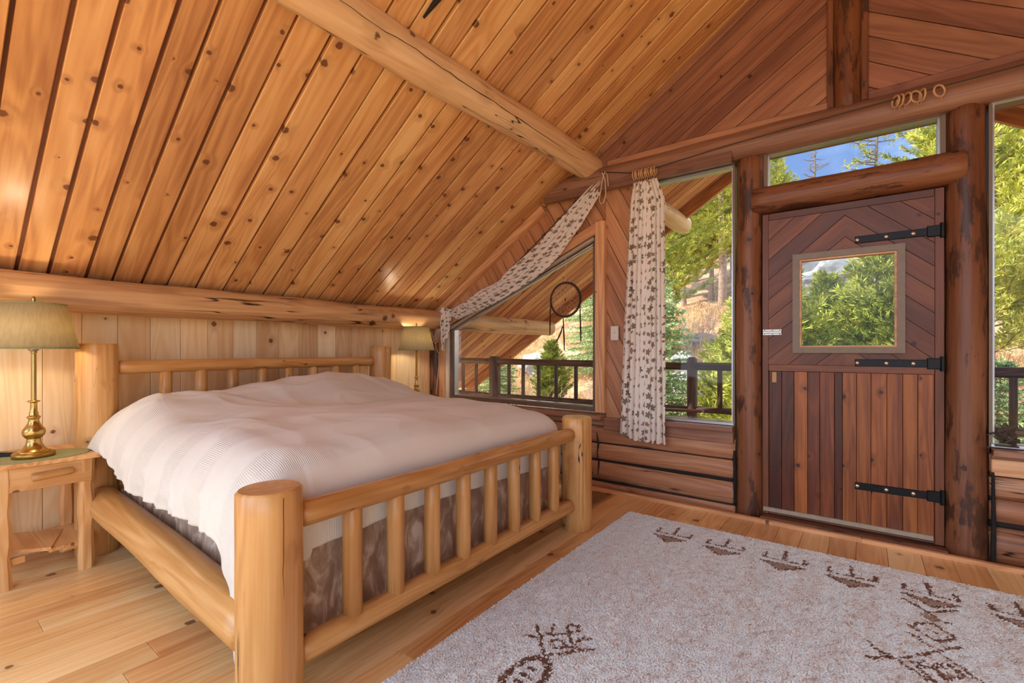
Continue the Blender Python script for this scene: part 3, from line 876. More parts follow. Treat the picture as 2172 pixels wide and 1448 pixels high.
plank('casing', 'dark_log', w3, (-0.535, 3.46, 2.15), (-0.535, 3.46, 2.41), 0.03, 0.05, (0, -1, 0))
w4 = window(4, 'tall fixed window right of the door at the picture edge', [(0.535, 0.595), (1.75, 0.595), (1.75, 2.425), (0.535, 2.425)], 0.014, mat='bronze_frame')
plank('sash_bar', 'aluminium', w4, (0.54, 3.462, 0.606), (1.74, 3.462, 0.606), 0.022, 0.03, (0, -1, 0), 0.003)
plank('sash_bar', 'aluminium', w4, (0.54, 3.462, 2.405), (1.74, 3.462, 2.405), 0.022, 0.03, (0, -1, 0), 0.003)
plank('sill', 'gable_cedar', w4, (0.54, 3.435, 0.592), (1.75, 3.435, 0.592), 0.09, 0.03, (0, 0, 1))

# ---- door
dr = thing('door_1', 'dark cedar plank door with chevron top, square window and black strap hinges', 'door', (-0.085, 3.47, 0), kind='structure')
DX0, DX1, DZ0, DZ1, DC = -0.529, 0.364, 0.03, 2.0, -0.082
hole = (-0.318, 0.165, 1.122, 1.676)
core = MB()
for a in ((DX0, hole[0], DZ0, DZ1), (hole[1], DX1, DZ0, DZ1), (hole[0], hole[1], DZ0, hole[2]), (hole[0], hole[1], hole[3], DZ1)):
    core.box(a[0], a[1], 3.487, 3.53, a[2], a[3])
core.build('door_core', 'backing_wood', dr)
yf = 3.470
wall_boards(dr, [(-0.492, 1.012), (DC, 1.012), (DC, 1.955), (-0.492, 1.955)], 41, 0.098, yf, 0.02, 'door_chevron', gap=0.003, hole=hole, name='chevron_board')
wall_boards(dr, [(DC, 1.012), (0.322, 1.012), (0.322, 1.955), (DC, 1.955)], -41, 0.098, yf, 0.02, 'door_chevron', gap=0.003, hole=hole, name='chevron_board')
bx = [-0.488, -0.416, -0.347, -0.274, -0.209, -0.134, -0.094, -0.026, 0.043, 0.116, 0.187, 0.252, 0.321]
for a, b in zip(bx, bx[1:]):
    plank('door_plank', 'door_wood', dr, ((a + b) / 2, yf, 0.055), ((a + b) / 2, yf, 0.968), b - a - 0.002, 0.02, (0, -1, 0), 0.0015)
for a, b in ((-0.527, -0.491), (0.323, 0.362)):
    plank('stile', 'door_chevron', dr, ((a + b) / 2, yf - 0.004, 0.03), ((a + b) / 2, yf - 0.004, 1.998), b - a, 0.024, (0, -1, 0), 0.002)
plank('rail', 'door_chevron', dr, (-0.49, yf - 0.004, 1.977), (0.322, yf - 0.004, 1.977), 0.042, 0.024, (0, -1, 0), 0.002)
plank('rail', 'door_chevron', dr, (-0.49, yf - 0.004, 0.990), (0.322, yf - 0.004, 0.990), 0.042, 0.024, (0, -1, 0), 0.002)
mb = MB()
q = ring_poly(mb, [(-0.353, 1.087), (0.197, 1.087), (0.197, 1.712), (-0.353, 1.712)], 0.036, yf - 0.022, yf + 0.012)
wf = mb.build('door_window_frame', 'bronze_frame', dr)
mb = MB(); q2 = ring_poly(mb, q, 0.010, yf - 0.010, yf + 0.04); mb.build('glazing_bead', 'trim_cedar', wf)
xzp(MB(), q2, yf + 0.02, yf + 0.026).build('pane', 'glass', wf)
for zc in (1.762, 1.029, 0.296):
    h = MB()
    h.cbox(-0.033, 0.315, -0.021, 0.021, 0, 0.006, 0.002, frame((0, yf - 0.004, zc), (1, 0, 0), (0, 0, 1)))
    h.cbox(0.29, 0.352, -0.030, 0.030, 0, 0.012, 0.003, frame((0, yf - 0.004, zc), (1, 0, 0), (0, 0, 1)))
    h.tube([(0.355, yf - 0.012, zc - 0.04), (0.355, yf - 0.012, zc + 0.04)], 0.012, 10)
    ho = h.build('strap_hinge', 'black_iron', dr)
    for xb in (-0.022, 0.113, 0.232):
        MB().lathe([(0.012, 0), (0.0115, 0.003), (0.007, 0.006), (0.0, 0.0068)], 12).build('bolt_head', 'nickel', ho, frame((xb, yf - 0.010, zc), (1, 0, 0), (0, 0, 1)))
la = MB()
for dz in (-0.013, 0.0, 0.013):
    la.cbox(-0.523, -0.415, -0.0055, 0.0055, 0, 0.006 if dz else 0.010, 0.001, frame((0, yf - 0.004, 1.222 + dz), (1, 0, 0), (0, 0, 1)))
lo = la.build('latch', 'nickel', dr)
for xb in (-0.512, -0.468, -0.425):
    for dz in (-0.013, 0.013):
        MB().lathe([(0.003, 0), (0.0025, 0.0012), (0, 0.0014)], 8).build('screw', 'black_iron', lo, frame((xb, yf - 0.0105, 1.222 + dz), (1, 0, 0), (0, 0, 1)))
MB().cbox(-0.47, -0.445, 0.895, 0.962, 0, 0.003, 0.001, frame((0, yf - 0.001, 0), (1, 0, 0), (0, 0, 1))).build('worn_patch', 'dust_board', dr)
plank('kick_strip', 'strip_metal', dr, (-0.522, yf - 0.010, 0.062), (0.318, yf - 0.010, 0.062), 0.028, 0.012, (0, -1, 0), 0.002)
plank('threshold', 'dark_log', dr, (-0.53, 3.44, 0.028), (0.37, 3.44, 0.028), 0.09, 0.03, (0, 0, 1))

# ================================================================== PORCH AND RAILING
porch = thing('porch_ceiling', 'cedar board soffit of the porch roof beyond the windows', 'ceiling', (-3, 5.6, 0.6), kind='structure')
xl = -5.15
Lp = (XRIDGE - xl) / ca
def ppt(s, y): return Vector((xl + s * ca, y, roof(xl) + s * sa))
MB().box(0, Lp, -5.62, -3.6, -0.12, -0.022).build('roof_deck', 'backing_wood', porch, frame(ppt(0, 0), (ca, 0, sa), (0, -1, 0)))
y = 3.61
while y < 5.55:
    y1 = y + R.uniform(0.10, 0.135)
    plank('soffit_board', 'porch_cedar', porch, ppt(0, (y + y1) / 2), ppt(Lp, (y + y1) / 2), y1 - y, 0.024, nrm, 0.003)
    y = y1 + R.choice((0.006, 0.01, 0.016))
plank('fascia', 'porch_cedar', porch, ppt(-0.05, 5.60) + Vector((0, 0, -0.03)), ppt(Lp, 5.60) + Vector((0, 0, -0.03)), 0.17, 0.04, (0, -1, 0))
porch2 = thing('porch_ceiling', 'right hand slope of the porch soffit at the top of the right window', 'ceiling', (3, 5.6, 0.6), kind='structure')
Mp2 = frame((XRIDGE, 0, roof(XRIDGE)), (ca, 0, -sa), (0, 1, 0))
MB().box(0, Lp, 3.6, 5.62, 0.022, 0.12).build('roof_deck', 'backing_wood', porch2, Mp2)
y = 3.61
while y < 5.5:
    y1 = y + 0.13
    MB().cbox(0, Lp, -(y1 - y) / 2, (y1 - y) / 2, -0.022, 0.0, 0.003).build('soffit_board', 'porch_cedar', porch2, frame((XRIDGE, (y + y1) / 2, roof(XRIDGE)), (ca, 0, -sa), (0, -1, 0)))
    y = y1 + 0.01
MB().cbox(0, Lp, -0.085, 0.085, -0.04, 0, 0.004).build('fascia', 'porch_cedar', porch2, frame((XRIDGE, 5.60, roof(XRIDGE) - 0.03), (ca, 0, -sa), (sa, 0, ca)))
el = log('eave_log', 'plate_log', None, (-4.86, 3.7, 0.43), (-4.80, 5.52, 0.42), 0.10, 0.098, wob=0.03, seed=31)
tag(el, 'lower log end under the porch eave behind the railing', 'log beam', kind='structure')
dk = MB().box(-5.2, 4.0, 3.62, 5.6, -0.14, -0.04).build('deck_floor', 'deck_wood')
tag(dk, 'timber porch deck outside the gable windows', 'deck', kind='structure')
rl = thing('deck_railing', 'dark log railing along the porch outside the windows', 'railing', (-1.3, 4.45, -0.04))
YR = 4.45
log('top_rail', 'rail_wood', rl, (-4.28, YR, 0.976), (-1.258, YR, 0.959), 0.036, 0.036, n=14, wob=0.03, seed=40)
log('top_rail', 'rail_wood', rl, (-1.258, YR, 0.959), (2.6, YR, 0.955), 0.036, 0.036, n=14, wob=0.03, seed=41)
log('bottom_rail', 'rail_wood', rl, (-4.28, YR, 0.556), (-1.258, YR, 0.561), 0.029, 0.029, n=14, wob=0.03, seed=42)
log('bottom_rail', 'rail_wood', rl, (-1.258, YR, 0.565), (2.6, YR, 0.565), 0.029, 0.029, n=14, wob=0.03, seed=43)
for x, r, zt in ((-3.60, 0.072, 1.035), (-1.256, 0.048, 1.044), (1.9, 0.048, 1.04)):
    log('rail_post', 'rail_wood', rl, (x, YR, -0.04), (x, YR, zt), r, r * 0.96, n=18, wob=0.03, seed=int(50 + x), cham=0.02)
for x in (-4.12, -3.90, -3.379, -3.171, -2.953, -2.720, -2.470, -2.234, -2.003, -1.772, -1.532, -1.014, -0.78, -0.55, -0.32, -0.09, 0.14, 0.37, 0.59, 0.802, 1.03, 1.26):
    log('spindle', 'rail_wood', rl, (x, YR, 0.56), (x, YR, 0.962), 0.0225, 0.0215, n=10, wob=0.04, seed=int(x * 31) % 97, cham=0.004, step=0.12)

# low wooden armchair out on the deck, facing right
chd = thing('deck_chair', 'low wooden deck armchair outside the window beside the curtain', 'chair', (-1.42, 4.0, -0.04))
def cplank(name, p0, p1, wd, th=0.022, face=(0, 0, 1)):
    return plank(name, 'chair_wood', chd, p0, p1, wd, th, face, 0.003)
for yy in (3.80, 4.30):
    cplank('armrest', (-1.82, yy, 0.560), (-1.12, yy, 0.580), 0.095, 0.022)
    cplank('front_leg', (-1.22, yy, -0.04), (-1.22, yy, 0.556), 0.08, 0.022, (0, -1, 0))
    cplank('side_rail', (-1.20, yy + 0.03, 0.33), (-1.82, yy + 0.03, 0.02), 0.085, 0.022, (0, -1, 0))
for i in range(5):
    t = i / 4
    cplank('seat_slat', (-1.24 - 0.38 * t, 3.82, 0.37 - 0.16 * t), (-1.24 - 0.38 * t, 4.28, 0.37 - 0.16 * t), 0.08)
for i in range(5):
    cplank('back_slat', (-1.66, 3.87 + 0.09 * i, 0.18), (-1.86, 3.87 + 0.09 * i, 0.72 + 0.04 * (2 - abs(i - 2))), 0.075, 0.02, (0.9, 0, 0.34))

# ================================================================== BED
BX0, BX1, BY0, BY1 = -3.36, -1.42, 0.685, 2.57
bed = thing('bed', 'king size peeled log bed frame with spindled headboard and footboard', 'bed', ((BX0 + BX1) / 2, (BY0 + BY1) / 2, 0))
for i, (x, y, zt) in enumerate(((BX1, BY0, 0.692), (BX1, BY1, 0.692), (BX0, BY0, 1.14), (BX0, BY1, 1.14))):
    log('bed_post', 'bed_log', bed, (x, y, 0), (x, y, zt), 0.093, 0.091, n=36, wob=0.012, bend=0.003, seed=60 + i, cham=0.008)
for nm_, ang_, px0, py0, ztop in (('near', -4, BX1, BY0, 0.69), ('far', -38, BX1, BY1, 0.69)):
    a = math.radians(ang_)
    pst = [o for o in bed.children if o.name.startswith('bed_post')][0 if nm_ == 'near' else 1]
    MB().tube([(px0 + 0.0925 * math.cos(a + 0.03 * noise.noise(Vector((k * 0.7, 1, 2)))), py0 + 0.0925 * math.sin(a + 0.03 * noise.noise(Vector((k * 0.7, 1, 2)))), ztop - 0.012 - 0.6 * k / 14) for k in range(15)], [0.0009 * (1 - 0.5 * k / 14) for k in range(15)], 5).build('drying_crack', 'chinking', pst)
for i, (x, z, r) in enumerate(((BX1, 0.585, 0.040), (BX1, 0.155, 0.041), (BX0, 1.006, 0.039), (BX0, 0.30, 0.040))):
    nm = 'footboard_rail' if x == BX1 else 'headboard_rail'
    log(nm, 'bed_log', bed, (x, BY0 + 0.085, z), (x, BY1 - 0.085, z + 0.006), r, r, n=20, wob=0.02, bend=0.006, seed=64 + i, cham=0.014)
for i in range(8):
    y = 0.969 + i * 0.1886
    log('footboard_spindle', 'bed_log', bed, (BX1, y, 0.175), (BX1, y, 0.562), 0.034, 0.033, n=12, wob=0.02, bend=0.002, seed=70 + i, cham=0.012, step=0.1)
    log('headboard_spindle', 'bed_log', bed, (BX0, y + 0.03, 0.32), (BX0, y + 0.03, 0.982), 0.034, 0.033, n=12, wob=0.02, bend=0.002, seed=80 + i, cham=0.012, step=0.1)
for i, y in enumerate((BY0, BY1)):
    log('side_rail', 'bed_log', bed, (BX0 + 0.08, y, 0.30 if i == 0 else 0.28), (BX1 - 0.08, y, 0.235), 0.078, 0.076, n=24, wob=0.02, bend=0.008, seed=90 + i, cham=0.02)

# mattress, box base under its mottled brown cover, and the bedspread
def rbox(mb, x0, x1, y0, y1, z0, z1, r, n=5):
    # box with rounded upright corners and top edge
    ring = []
    def outline(d):
        pts = []
        for cx, cy, a0 in ((x1 - r, y1 - r, 0), (x0 + r, y1 - r, 90), (x0 + r, y0 + r, 180), (x1 - r, y0 + r, 270)):
            for k in range(n + 1):
                a = math.radians(a0 + 90 * k / n)
                pts.append((cx + (r - d) * math.cos(a), cy + (r - d) * math.sin(a)))
        return pts
    lev = [(0, z0)] + [(r * (1 - math.cos(math.radians(90 * k / n))) * 0.999, z1 - r + r * math.sin(math.radians(90 * k / n))) for k in range(n + 1)]
    m = 4 * (n + 1)
    vs = []
    for d, z in lev:
        vs += [(x, y, z) for x, y in outline(min(d, r * 0.98))]
    fs = []
    for i in range(len(lev) - 1):
        for k in range(m):
            k2 = (k + 1) % m
            fs.append((i * m + k, i * m + k2, (i + 1) * m + k2, (i + 1) * m + k))
    mb.add(vs, fs, True)
    mb.add(vs[:m], [tuple(range(m - 1, -1, -1))]); mb.add(vs[-m:], [tuple(range(m))])
    return mb
MX0, MX1, MY0, MY1 = -3.24, -1.58, 0.79, 2.47
sk = MB()
per = [(MX1 + 0.02, MY0 - 0.015), (MX1 + 0.02, MY1 + 0.015), (MX0, MY1 + 0.015), (MX0, MY0 - 0.015)]
def skirt_pt(u, v):
    # hanging cover round the box base; v=0 top
    Ls = [MY1 - MY0 + 0.03, MX1 - MX0 + 0.02, MY1 - MY0 + 0.03, MX1 - MX0 + 0.02]
    s = u * sum(Ls)
    for k in range(4):
        if s <= Ls[k] + 1e-9 or k == 3: break
        s -= Ls[k]
    a = Vector(per[k]); b = Vector(per[(k + 1) % 4])
    t = s / Ls[k]
    p = a.lerp(b, t)
    d = (b - a).normalized(); nn = Vector((d.y, -d.x))
    fold = 0.014 * v * (math.sin(u * 2 * math.pi * 46 + 2 * noise.noise(Vector((u * 23, 0, 0)))) + 0.8 * noise.noise(Vector((u * 60, v, 3))))
    p = p + nn * (fold + 0.015 * v)
    zb = 0.105 + 0.02 * noise.noise(Vector((u * 40, 1, 0)))
    return (p.x, p.y, 0.52 + (zb - 0.52) * v)
sk.grid(420, 10, skirt_pt)
sko = sk.build('bed_skirt', 'skirt')
tag(sko, 'mottled brown cloth cover hanging below the white bedspread', 'bed skirt')
base = rbox(MB(), MX0 + 0.02, MX1 - 0.01, MY0 + 0.01, MY1 - 0.01, 0.13, 0.46, 0.04).build('box_base', 'skirt', bed)
matt = rbox(MB(), MX0, MX1, MY0, MY1, 0.46, 0.70, 0.07).build('mattress', 'white_plastic')
tag(matt, 'thick mattress hidden under the white bedspread', 'mattress')

TOPZ = 0.735
def ridge(v): return 1.0 - abs(noise.noise(v)) * 2.0
def sprd(u, v):
    # u: across (y), v: head to foot (x); arc length coordinates over a rounded edge
    dl = 0.205 + 0.02 * noise.noise(Vector((v * 3, 0, 0)))
    dr_ = 0.16
    if v < 0.20: dl -= 0.09 * (1 - v / 0.20)
    df = 0.235 + 0.02 * u
    halfw0, halfw1 = 0.672, 2.575
    W = halfw1 - halfw0
    s = -dl + u * (W + dl + dr_)           # 0..W on top
    X0, X1 = -3.27, -1.505
    Lx = X1 - X0
    t = v * (Lx + df)
    def edge(o, Rr):                        # o: distance past (edge - Rr); returns horizontal, drop
        if o <= 0: return o, 0.0
        q = Rr * math.pi / 2
        if o < q:
            a = o / Rr
            return Rr * math.sin(a), Rr * (1 - math.cos(a))
        return Rr, Rr + (o - q)
    RA, RB = 0.19, 0.12
    if s < W / 2:
        h, dy = edge(RA - s, RA); y = halfw0 + RA - h
        side = -1
    else:
        h, dy = edge(s - (W - RA), RA); y = halfw1 - RA + h
        side = 1
    hx, dx = edge(t - (Lx - RB), RB); x = X1 - RB + hx
    yy = (min(max(y, halfw0), halfw1) - 1.63) / 0.98
    top = TOPZ + 0.045 * (1 - yy * yy)
    hd = math.exp(-((x + 3.08) / 0.28) ** 2)
    top += hd * (0.085 + 0.055 * math.exp(-((y - 2.0) / 0.5) ** 2)) * (1 - 0.25 * abs(yy) ** 3)
    # hollow between the pillows and a slumped ridge running toward the near foot corner
    top += 0.030 * math.exp(-(((y - 1.0) * 0.9 + (x + 2.3) * 0.55) / 0.22) ** 2) * math.exp(-((x + 2.2) / 0.6) ** 2)
    top -= 0.020 * math.exp(-((x + 2.62) / 0.18) ** 2) * math.exp(-((y - 1.7) / 0.5) ** 2)
    top += 0.022 * noise.noise(Vector((x * 1.7, y * 1.7, 0.4))) + 0.012 * noise.noise(Vector((x * 4.1, y * 3.1, 2.4)))
    # creases that sweep from the head toward the near side
    wp = Vector((x * 1.3 + y * 0.9, (y - x * 0.45) * 4.2, 5.5))
    top += 0.016 * max(0.0, ridge(wp) - 0.40) * (0.45 + 1.3 * hd + 0.6 * math.exp(-((y - 0.95) / 0.3) ** 2))
    top += 0.010 * max(0.0, ridge(Vector((x * 2.3 - y * 3.7, y * 2.0 + x * 5.0, 2.5))) - 0.5) * (0.5 + hd)
    fx = max(0.0, (x + 1.80) / 0.28)
    top -= 0.040 * min(1, fx)
    dd = dx + dy if dx * dy == 0 else (dx ** 1.5 + dy ** 1.5) ** (1 / 1.5) * 1.10
    if side < 0 and dy > 0.05:
        # near foot corner droops down over the rail
        dd += 0.34 * max(0.0, min(1.0, (x + 1.70) / 0.15)) ** 1.3 * min(1, (dy - 0.05) / 0.20)
    hang = max(0.0, dy - 0.06); hangx = max(0.0, dx - 0.08)
    z = top - dd
    if hang > 0:
        k = min(1, hang / 0.16)
        cr = ridge(Vector((x * 10.0 + 1.5 * noise.noise(Vector((x * 3, z * 6, 1))), z * 2.2, side * 3.3))) 
        y += side * k * (0.012 + 0.016 * (cr - 0.5) + 0.010 * noise.noise(Vector((x * 4.0, 7.7, side * 3))) + 0.007 * noise.noise(Vector((x * 26, z * 16, 3))))
        if side < 0:
            # the corner by the night table flares out over its top
            g = math.exp(-((x + 3.22) / 0.10) ** 2)
            y -= 0.03 * k * g
    if hangx > 0:
        kx = min(1, hangx / 0.2)
        x += 0.010 * kx * (noise.noise(Vector((y * 7, z * 2, 4))) + 0.4 * noise.noise(Vector((y * 19, z * 3, 8))))
        x = min(x, -1.472)
    if dx > 0 and dy > 0.03:
        x = min(x, -1.535 - 0.02 * min(1, dy / 0.1))
    return (x, y, z)
bsp = MB().grid(260, 260, sprd, lambda u, v: (u * 2.6, v * 2.2))
bo = bsp.build('bedspread', 'bedspread')
tag(bo, 'rumpled white ribbed cotton bedspread covering the bed', 'bedspread')
so = bo.modifiers.new('thickness', 'SOLIDIFY'); so.thickness = 0.006; so.offset = -1

# ================================================================== NIGHT TABLES
def night_table(label, y0):
    # y0: near side of the top; top is 0.43 wide along y, against the knee wall
    x0, x1, zt = -3.585, -3.105, 0.578
    t = thing('night_table', label, 'night table', ((x0 + x1) / 2, y0 + 0.215, 0), group=None)
    MB().cbox(x0, x1, y0, y0 + 0.43, zt - 0.018, zt, 0.003).build('table_top', 'stand_pine', t, Matrix.Translation((0, 0, 0)))
    legs = ((x1 - 0.055, y0 + 0.385), (x1 - 0.055, y0 + 0.095), (x0 + 0.06, y0 + 0.375), (x0 + 0.06, y0 + 0.095))
    for k, (lx, ly) in enumerate(legs):
        M, L = along((lx, ly, 0), (lx, ly, zt - 0.018))
        mb = MB(); ns = 9; vs = []; fs = []
        for i in range(ns):
            s = i / (ns - 1)
            hw = 0.029 + 0.004 * math.sin(i * 1.9 + k) + 0.002 * math.sin(i * 4.1 + 2 * k)
            ox = 0.004 * math.sin(i * 1.1 + k * 2)
            c = hw * 0.55
            o8 = [(hw, c), (c, hw), (-c, hw), (-hw, c), (-hw, -c), (-c, -hw), (c, -hw), (hw, -c)]
            vs += [(s * L, a + ox, b) for a, b in o8]
        for i in range(ns - 1):
            for j in range(8):
                j2 = (j + 1) % 8
                fs.append((i * 8 + j, i * 8 + j2, i * 8 + 8 + j2, i * 8 + 8 + j))
        fs += [tuple(range(7, -1, -1)), tuple(range(ns * 8 - 8, ns * 8))]
        mb.add(vs, fs)
        mb.build('leg', 'stand_pine', t, M)
    xf = x1 - 0.028
    dw = plank('drawer', 'stand_pine', t, (xf, y0 + 0.035, zt - 0.078), (xf, y0 + 0.405, zt - 0.078), 0.112, 0.02, (1, 0, 0), 0.003)
    log('handle', 'bed_log', dw, (xf + 0.016, y0 + 0.185, zt - 0.074), (xf + 0.016, y0 + 0.33, zt - 0.066), 0.019, 0.018, n=10, wob=0.05, seed=3, cham=0.004, step=0.03)
    for yy in (y0 + 0.05, y0 + 0.38):
        plank('apron', 'stand_pine', t, (x0 + 0.02, yy, zt - 0.07), (xf - 0.02, yy, zt - 0.07), 0.10, 0.016, (0, 1 if yy > y0 + 0.2 else -1, 0), 0.002)
    plank('apron', 'stand_pine', t, (x0 + 0.01, y0 + 0.05, zt - 0.07), (x0 + 0.01, y0 + 0.38, zt - 0.07), 0.10, 0.016, (1, 0, 0), 0.002)
    # broken low shelf: two short stretchers and two slipped boards
    plank('stretcher', 'stand_pine', t, (x1 - 0.05, y0 + 0.30, 0.125), (x1 - 0.05, y0 + 0.40, 0.128), 0.03, 0.025, (1, 0, 0), 0.002)
    plank('stretcher', 'stand_pine', t, (x1 - 0.05, y0 + 0.07, 0.115), (x1 - 0.05, y0 + 0.17, 0.12), 0.03, 0.025, (1, 0, 0), 0.002)
    s1 = Matrix.Translation((x1 - 0.20, y0 + 0.20, 0.15)) @ Matrix.Rotation(math.radians(-18), 4, 'Z') @ Matrix.Rotation(math.radians(-6), 4, 'X')
    MB().cbox(-0.17, 0.12, -0.15, 0.10, -0.010, 0.006, 0.002, s1).build('shelf_board', 'stand_pine', t)
    s2 = Matrix.Translation((x1 - 0.22, y0 + 0.31, 0.135)) @ Matrix.Rotation(math.radians(4), 4, 'Z') @ Matrix.Rotation(math.radians(5), 4, 'X')
    MB().cbox(-0.20, 0.16, -0.07, 0.10, -0.010, 0.006, 0.002, s2).build('shelf_board', 'stand_pine', t)
    return t
night_table('small pine night table with log drawer pull left of the bed', 0.215)
night_table('second pine night table mostly hidden behind the far side of the bed', 2.79)

pm = MB()
N = 48
ov = [(0.155 * math.cos(2 * math.pi * k / N), 0.205 * math.sin(2 * math.pi * k / N)) for k in range(N)]
pm.prism(ov, 0, 0.004)
pmo = pm.build('placemat', 'placemat', None, Matrix.Translation((-3.265, 0.432, 0.578)))
tag(pmo, 'oval green woven placemat under the nearer lamp', 'placemat')

def lamp(label, loc, grp=None):
    t = thing('table_lamp', label, 'lamp', loc, group=grp)
    M = Matrix.Translation(loc)
    def part(mb, nm, mt, par=t): return mb.build(nm, mt, par, M)
    part(MB().lathe([(0.074, 0.0), (0.078, 0.003), (0.078, 0.020), (0.074, 0.024), (0.0, 0.024)], 40), 'plinth', 'brass_plate')
    part(MB().lathe([(0.060, 0.024), (0.062, 0.028), (0.052, 0.032), (0.040, 0.045), (0.030, 0.062), (0.026, 0.078), (0.027, 0.083), (0.024, 0.087),
                     (0.030, 0.094), (0.040, 0.107), (0.043, 0.121), (0.040, 0.135), (0.030, 0.150), (0.022, 0.166), (0.019, 0.180), (0.021, 0.188),
                     (0.025, 0.192), (0.025, 0.197), (0.019, 0.200), (0.017, 0.206), (0.017, 0.214), (0.014, 0.222), (0.0125, 0.262), (0.0135, 0.266), (0.023, 0.269), (0.023, 0.274), (0.012, 0.277)], 32), 'turned_base', 'brass')
    st = MB()
    for zz, rr_ in ((0.277, 0.0105), (0.50, 0.0085)):
        pass
    st.lathe([(0.0105, 0.277), (0.0100, 0.40), (0.0095, 0.505), (0.012, 0.508), (0.012, 0.516)], 8, smooth=False)
    part(st, 'stem', 'brass')
    part(MB().lathe([(0.012, 0.516), (0.017, 0.520), (0.018, 0.560), (0.014, 0.566)], 16), 'socket', 'socket_grey')
    hp = MB()
    for sgn in (-1, 1):
        hp.tube([(0, sgn * 0.014, 0.520), (0, sgn * 0.032, 0.534), (0, sgn * 0.036, 0.56), (0, sgn * 0.046, 0.64), (0, sgn * 0.036, 0.70), (0, 0.0, 0.745)], 0.0022, 6)
    part(hp, 'harp', 'nickel')
    part(MB().lathe([(0.0, 0.566), (0.013, 0.570), (0.016, 0.59), (0.030, 0.62), (0.033, 0.64), (0.026, 0.662), (0.0, 0.674)], 20), 'bulb', 'bulb')
    sh_ = MB()
    zb, ztp, rb, rt = 0.530, 0.748, 0.168, 0.118
    sh_.lathe([(rb, zb), (rt, ztp)], 48, cap=False)
    sho = part(sh_, 'lamp_shade', 'shade')
    md = sho.modifiers.new('thickness', 'SOLIDIFY'); md.thickness = 0.002; md.offset = -1
    for rr_, zz in ((rb, zb), (rt, ztp)):
        tr_ = MB(); tr_.tube([((rr_ + 0.001) * math.cos(2 * math.pi * k / 48), (rr_ + 0.001) * math.sin(2 * math.pi * k / 48), zz) for k in range(48)], 0.0032, 6, closed=True)
        part(tr_, 'shade_trim', 'placemat', sho)
    sp_ = MB()
    for k in range(3):
        a = k * 2.094 + 0.4
        sp_.tube([(0, 0, ztp - 0.006), (rt * math.cos(a), rt * math.sin(a), ztp - 0.002)], 0.0016, 5)
    part(sp_, 'spider', 'nickel', sho)
    part(MB().lathe([(0.004, 0.742), (0.006, 0.752), (0.010, 0.756), (0.006, 0.762), (0.009, 0.772), (0.005, 0.784), (0.0, 0.788)], 14), 'finial', 'brass')
    L = bpy.data.lights.new('lamp_bulb_light', 'POINT'); L.energy = 18.0; L.color = (1.0, 0.77, 0.50); L.shadow_soft_size = 0.035
    lo_ = bpy.data.objects.new('bulb_light', L); COL.objects.link(lo_); lo_.parent = t
    lo_.matrix_parent_inverse = WM[t.name].inverted(); lo_.matrix_basis = Matrix.Translation(Vector(loc) + Vector((0, 0, 0.628)))
    return t
lamp('lit brass table lamp with tan shade on the near night table', (-3.25, 0.425, 0.582))
lamp('lit brass table lamp with tan shade in the far corner by the window', (-3.37, 2.99, 0.578))

ph = MB().cbox(-0.055, 0.055, -0.022, 0.022, -0.010, 0.010, 0.006).build('phone_handset', 'black_plastic', None, Matrix.Translation((-3.37, 0.335, 0.594)) @ Matrix.Rotation(math.radians(65), 4, 'Z') @ Matrix.Rotation(math.radians(6), 4, 'Y'))
tag(ph, 'small black handset lying behind the near lamp base', 'handset')
tk = thing('trinket', 'small dark metal trinket beside the far lamp', 'trinket', (-3.40, 3.17, 0.578))
for dy in (-0.028, 0.028):
    MB().lathe([(0.016, 0), (0.017, 0.006), (0.008, 0.014), (0.006, 0.05), (0.012, 0.062), (0.013, 0.075), (0.006, 0.088), (0.0, 0.09)], 12).build('knob', 'black_iron', tk, Matrix.Translation((-3.40, 3.17 + dy, 0.578)))
MB().cbox(-0.012, 0.012, -0.05, 0.05, 0, 0.006, 0.002).build('foot', 'black_iron', tk, Matrix.Translation((-3.40, 3.17, 0.578)))

# ================================================================== CURTAINS, CORDS, RINGS
cw = MB().tube([(-1.66, 3.37, 2.515), (-1.40, 3.365, 2.445), (-1.20, 3.365, 2.440), (-0.7, 3.365, 2.475), (0.0, 3.365, 2.50), (0.6, 3.365, 2.515), (1.6, 3.37, 2.53)], 0.004, 8).build('curtain_wire', 'wire_dark')
tag(cw, 'thin curtain wire strung along the log header', 'curtain wire')
def ringmesh(r=0.030, t=0.0052, n=22):
    me_name = 'curtain_ring'
    mb = MB().tube([(0, r * math.cos(2 * math.pi * k / n), r * math.sin(2 * math.pi * k / n)) for k in range(n)], t, 8, closed=True)
    mb.tube([(0, 0, -r - t), (0, 0, -r - t - 0.012)], 0.0018, 5)
    return mb
first = None
def place_ring(loc, rz, tilt, label, group):
    global first
    M = Matrix.Translation(loc) @ Matrix.Rotation(rz, 4, 'Z') @ Matrix.Rotation(tilt, 4, 'X')
    if first is None:
        o = ringmesh().build('curtain_ring', 'ring_wood', None, M); first = o
    else:
        o = first.copy(); COL.objects.link(o); o.matrix_basis = M
    tag(o, label, 'curtain ring', group)
for i in range(12):
    place_ring((-1.372 + i * 0.0148, 3.362, 2.419 + 0.001 * (i % 3)), 0.1 * math.sin(i * 2.3), 0, 'wooden curtain ring bunched with others at the top of the leaf curtain', 'rings above the leaf curtain')
for i, (xx, rz) in enumerate(((0.150, 0.5), (0.170, 0.45), (0.198, 0.6), (0.236, -0.9), (0.262, 0.35), (0.330, -0.9))):
    place_ring((xx, 3.352, 2.484), rz, 0.3, ('%s of the five clustered wooden rings above the door transom' % ('leftmost', 'second from left', 'middle one', 'fourth from left', 'rightmost')[i] if i < 5 else 'lone wooden curtain ring hanging apart at the right above the transom'), 'rings above the transom' if i < 5 else None)
if first.get('group') is None: pass

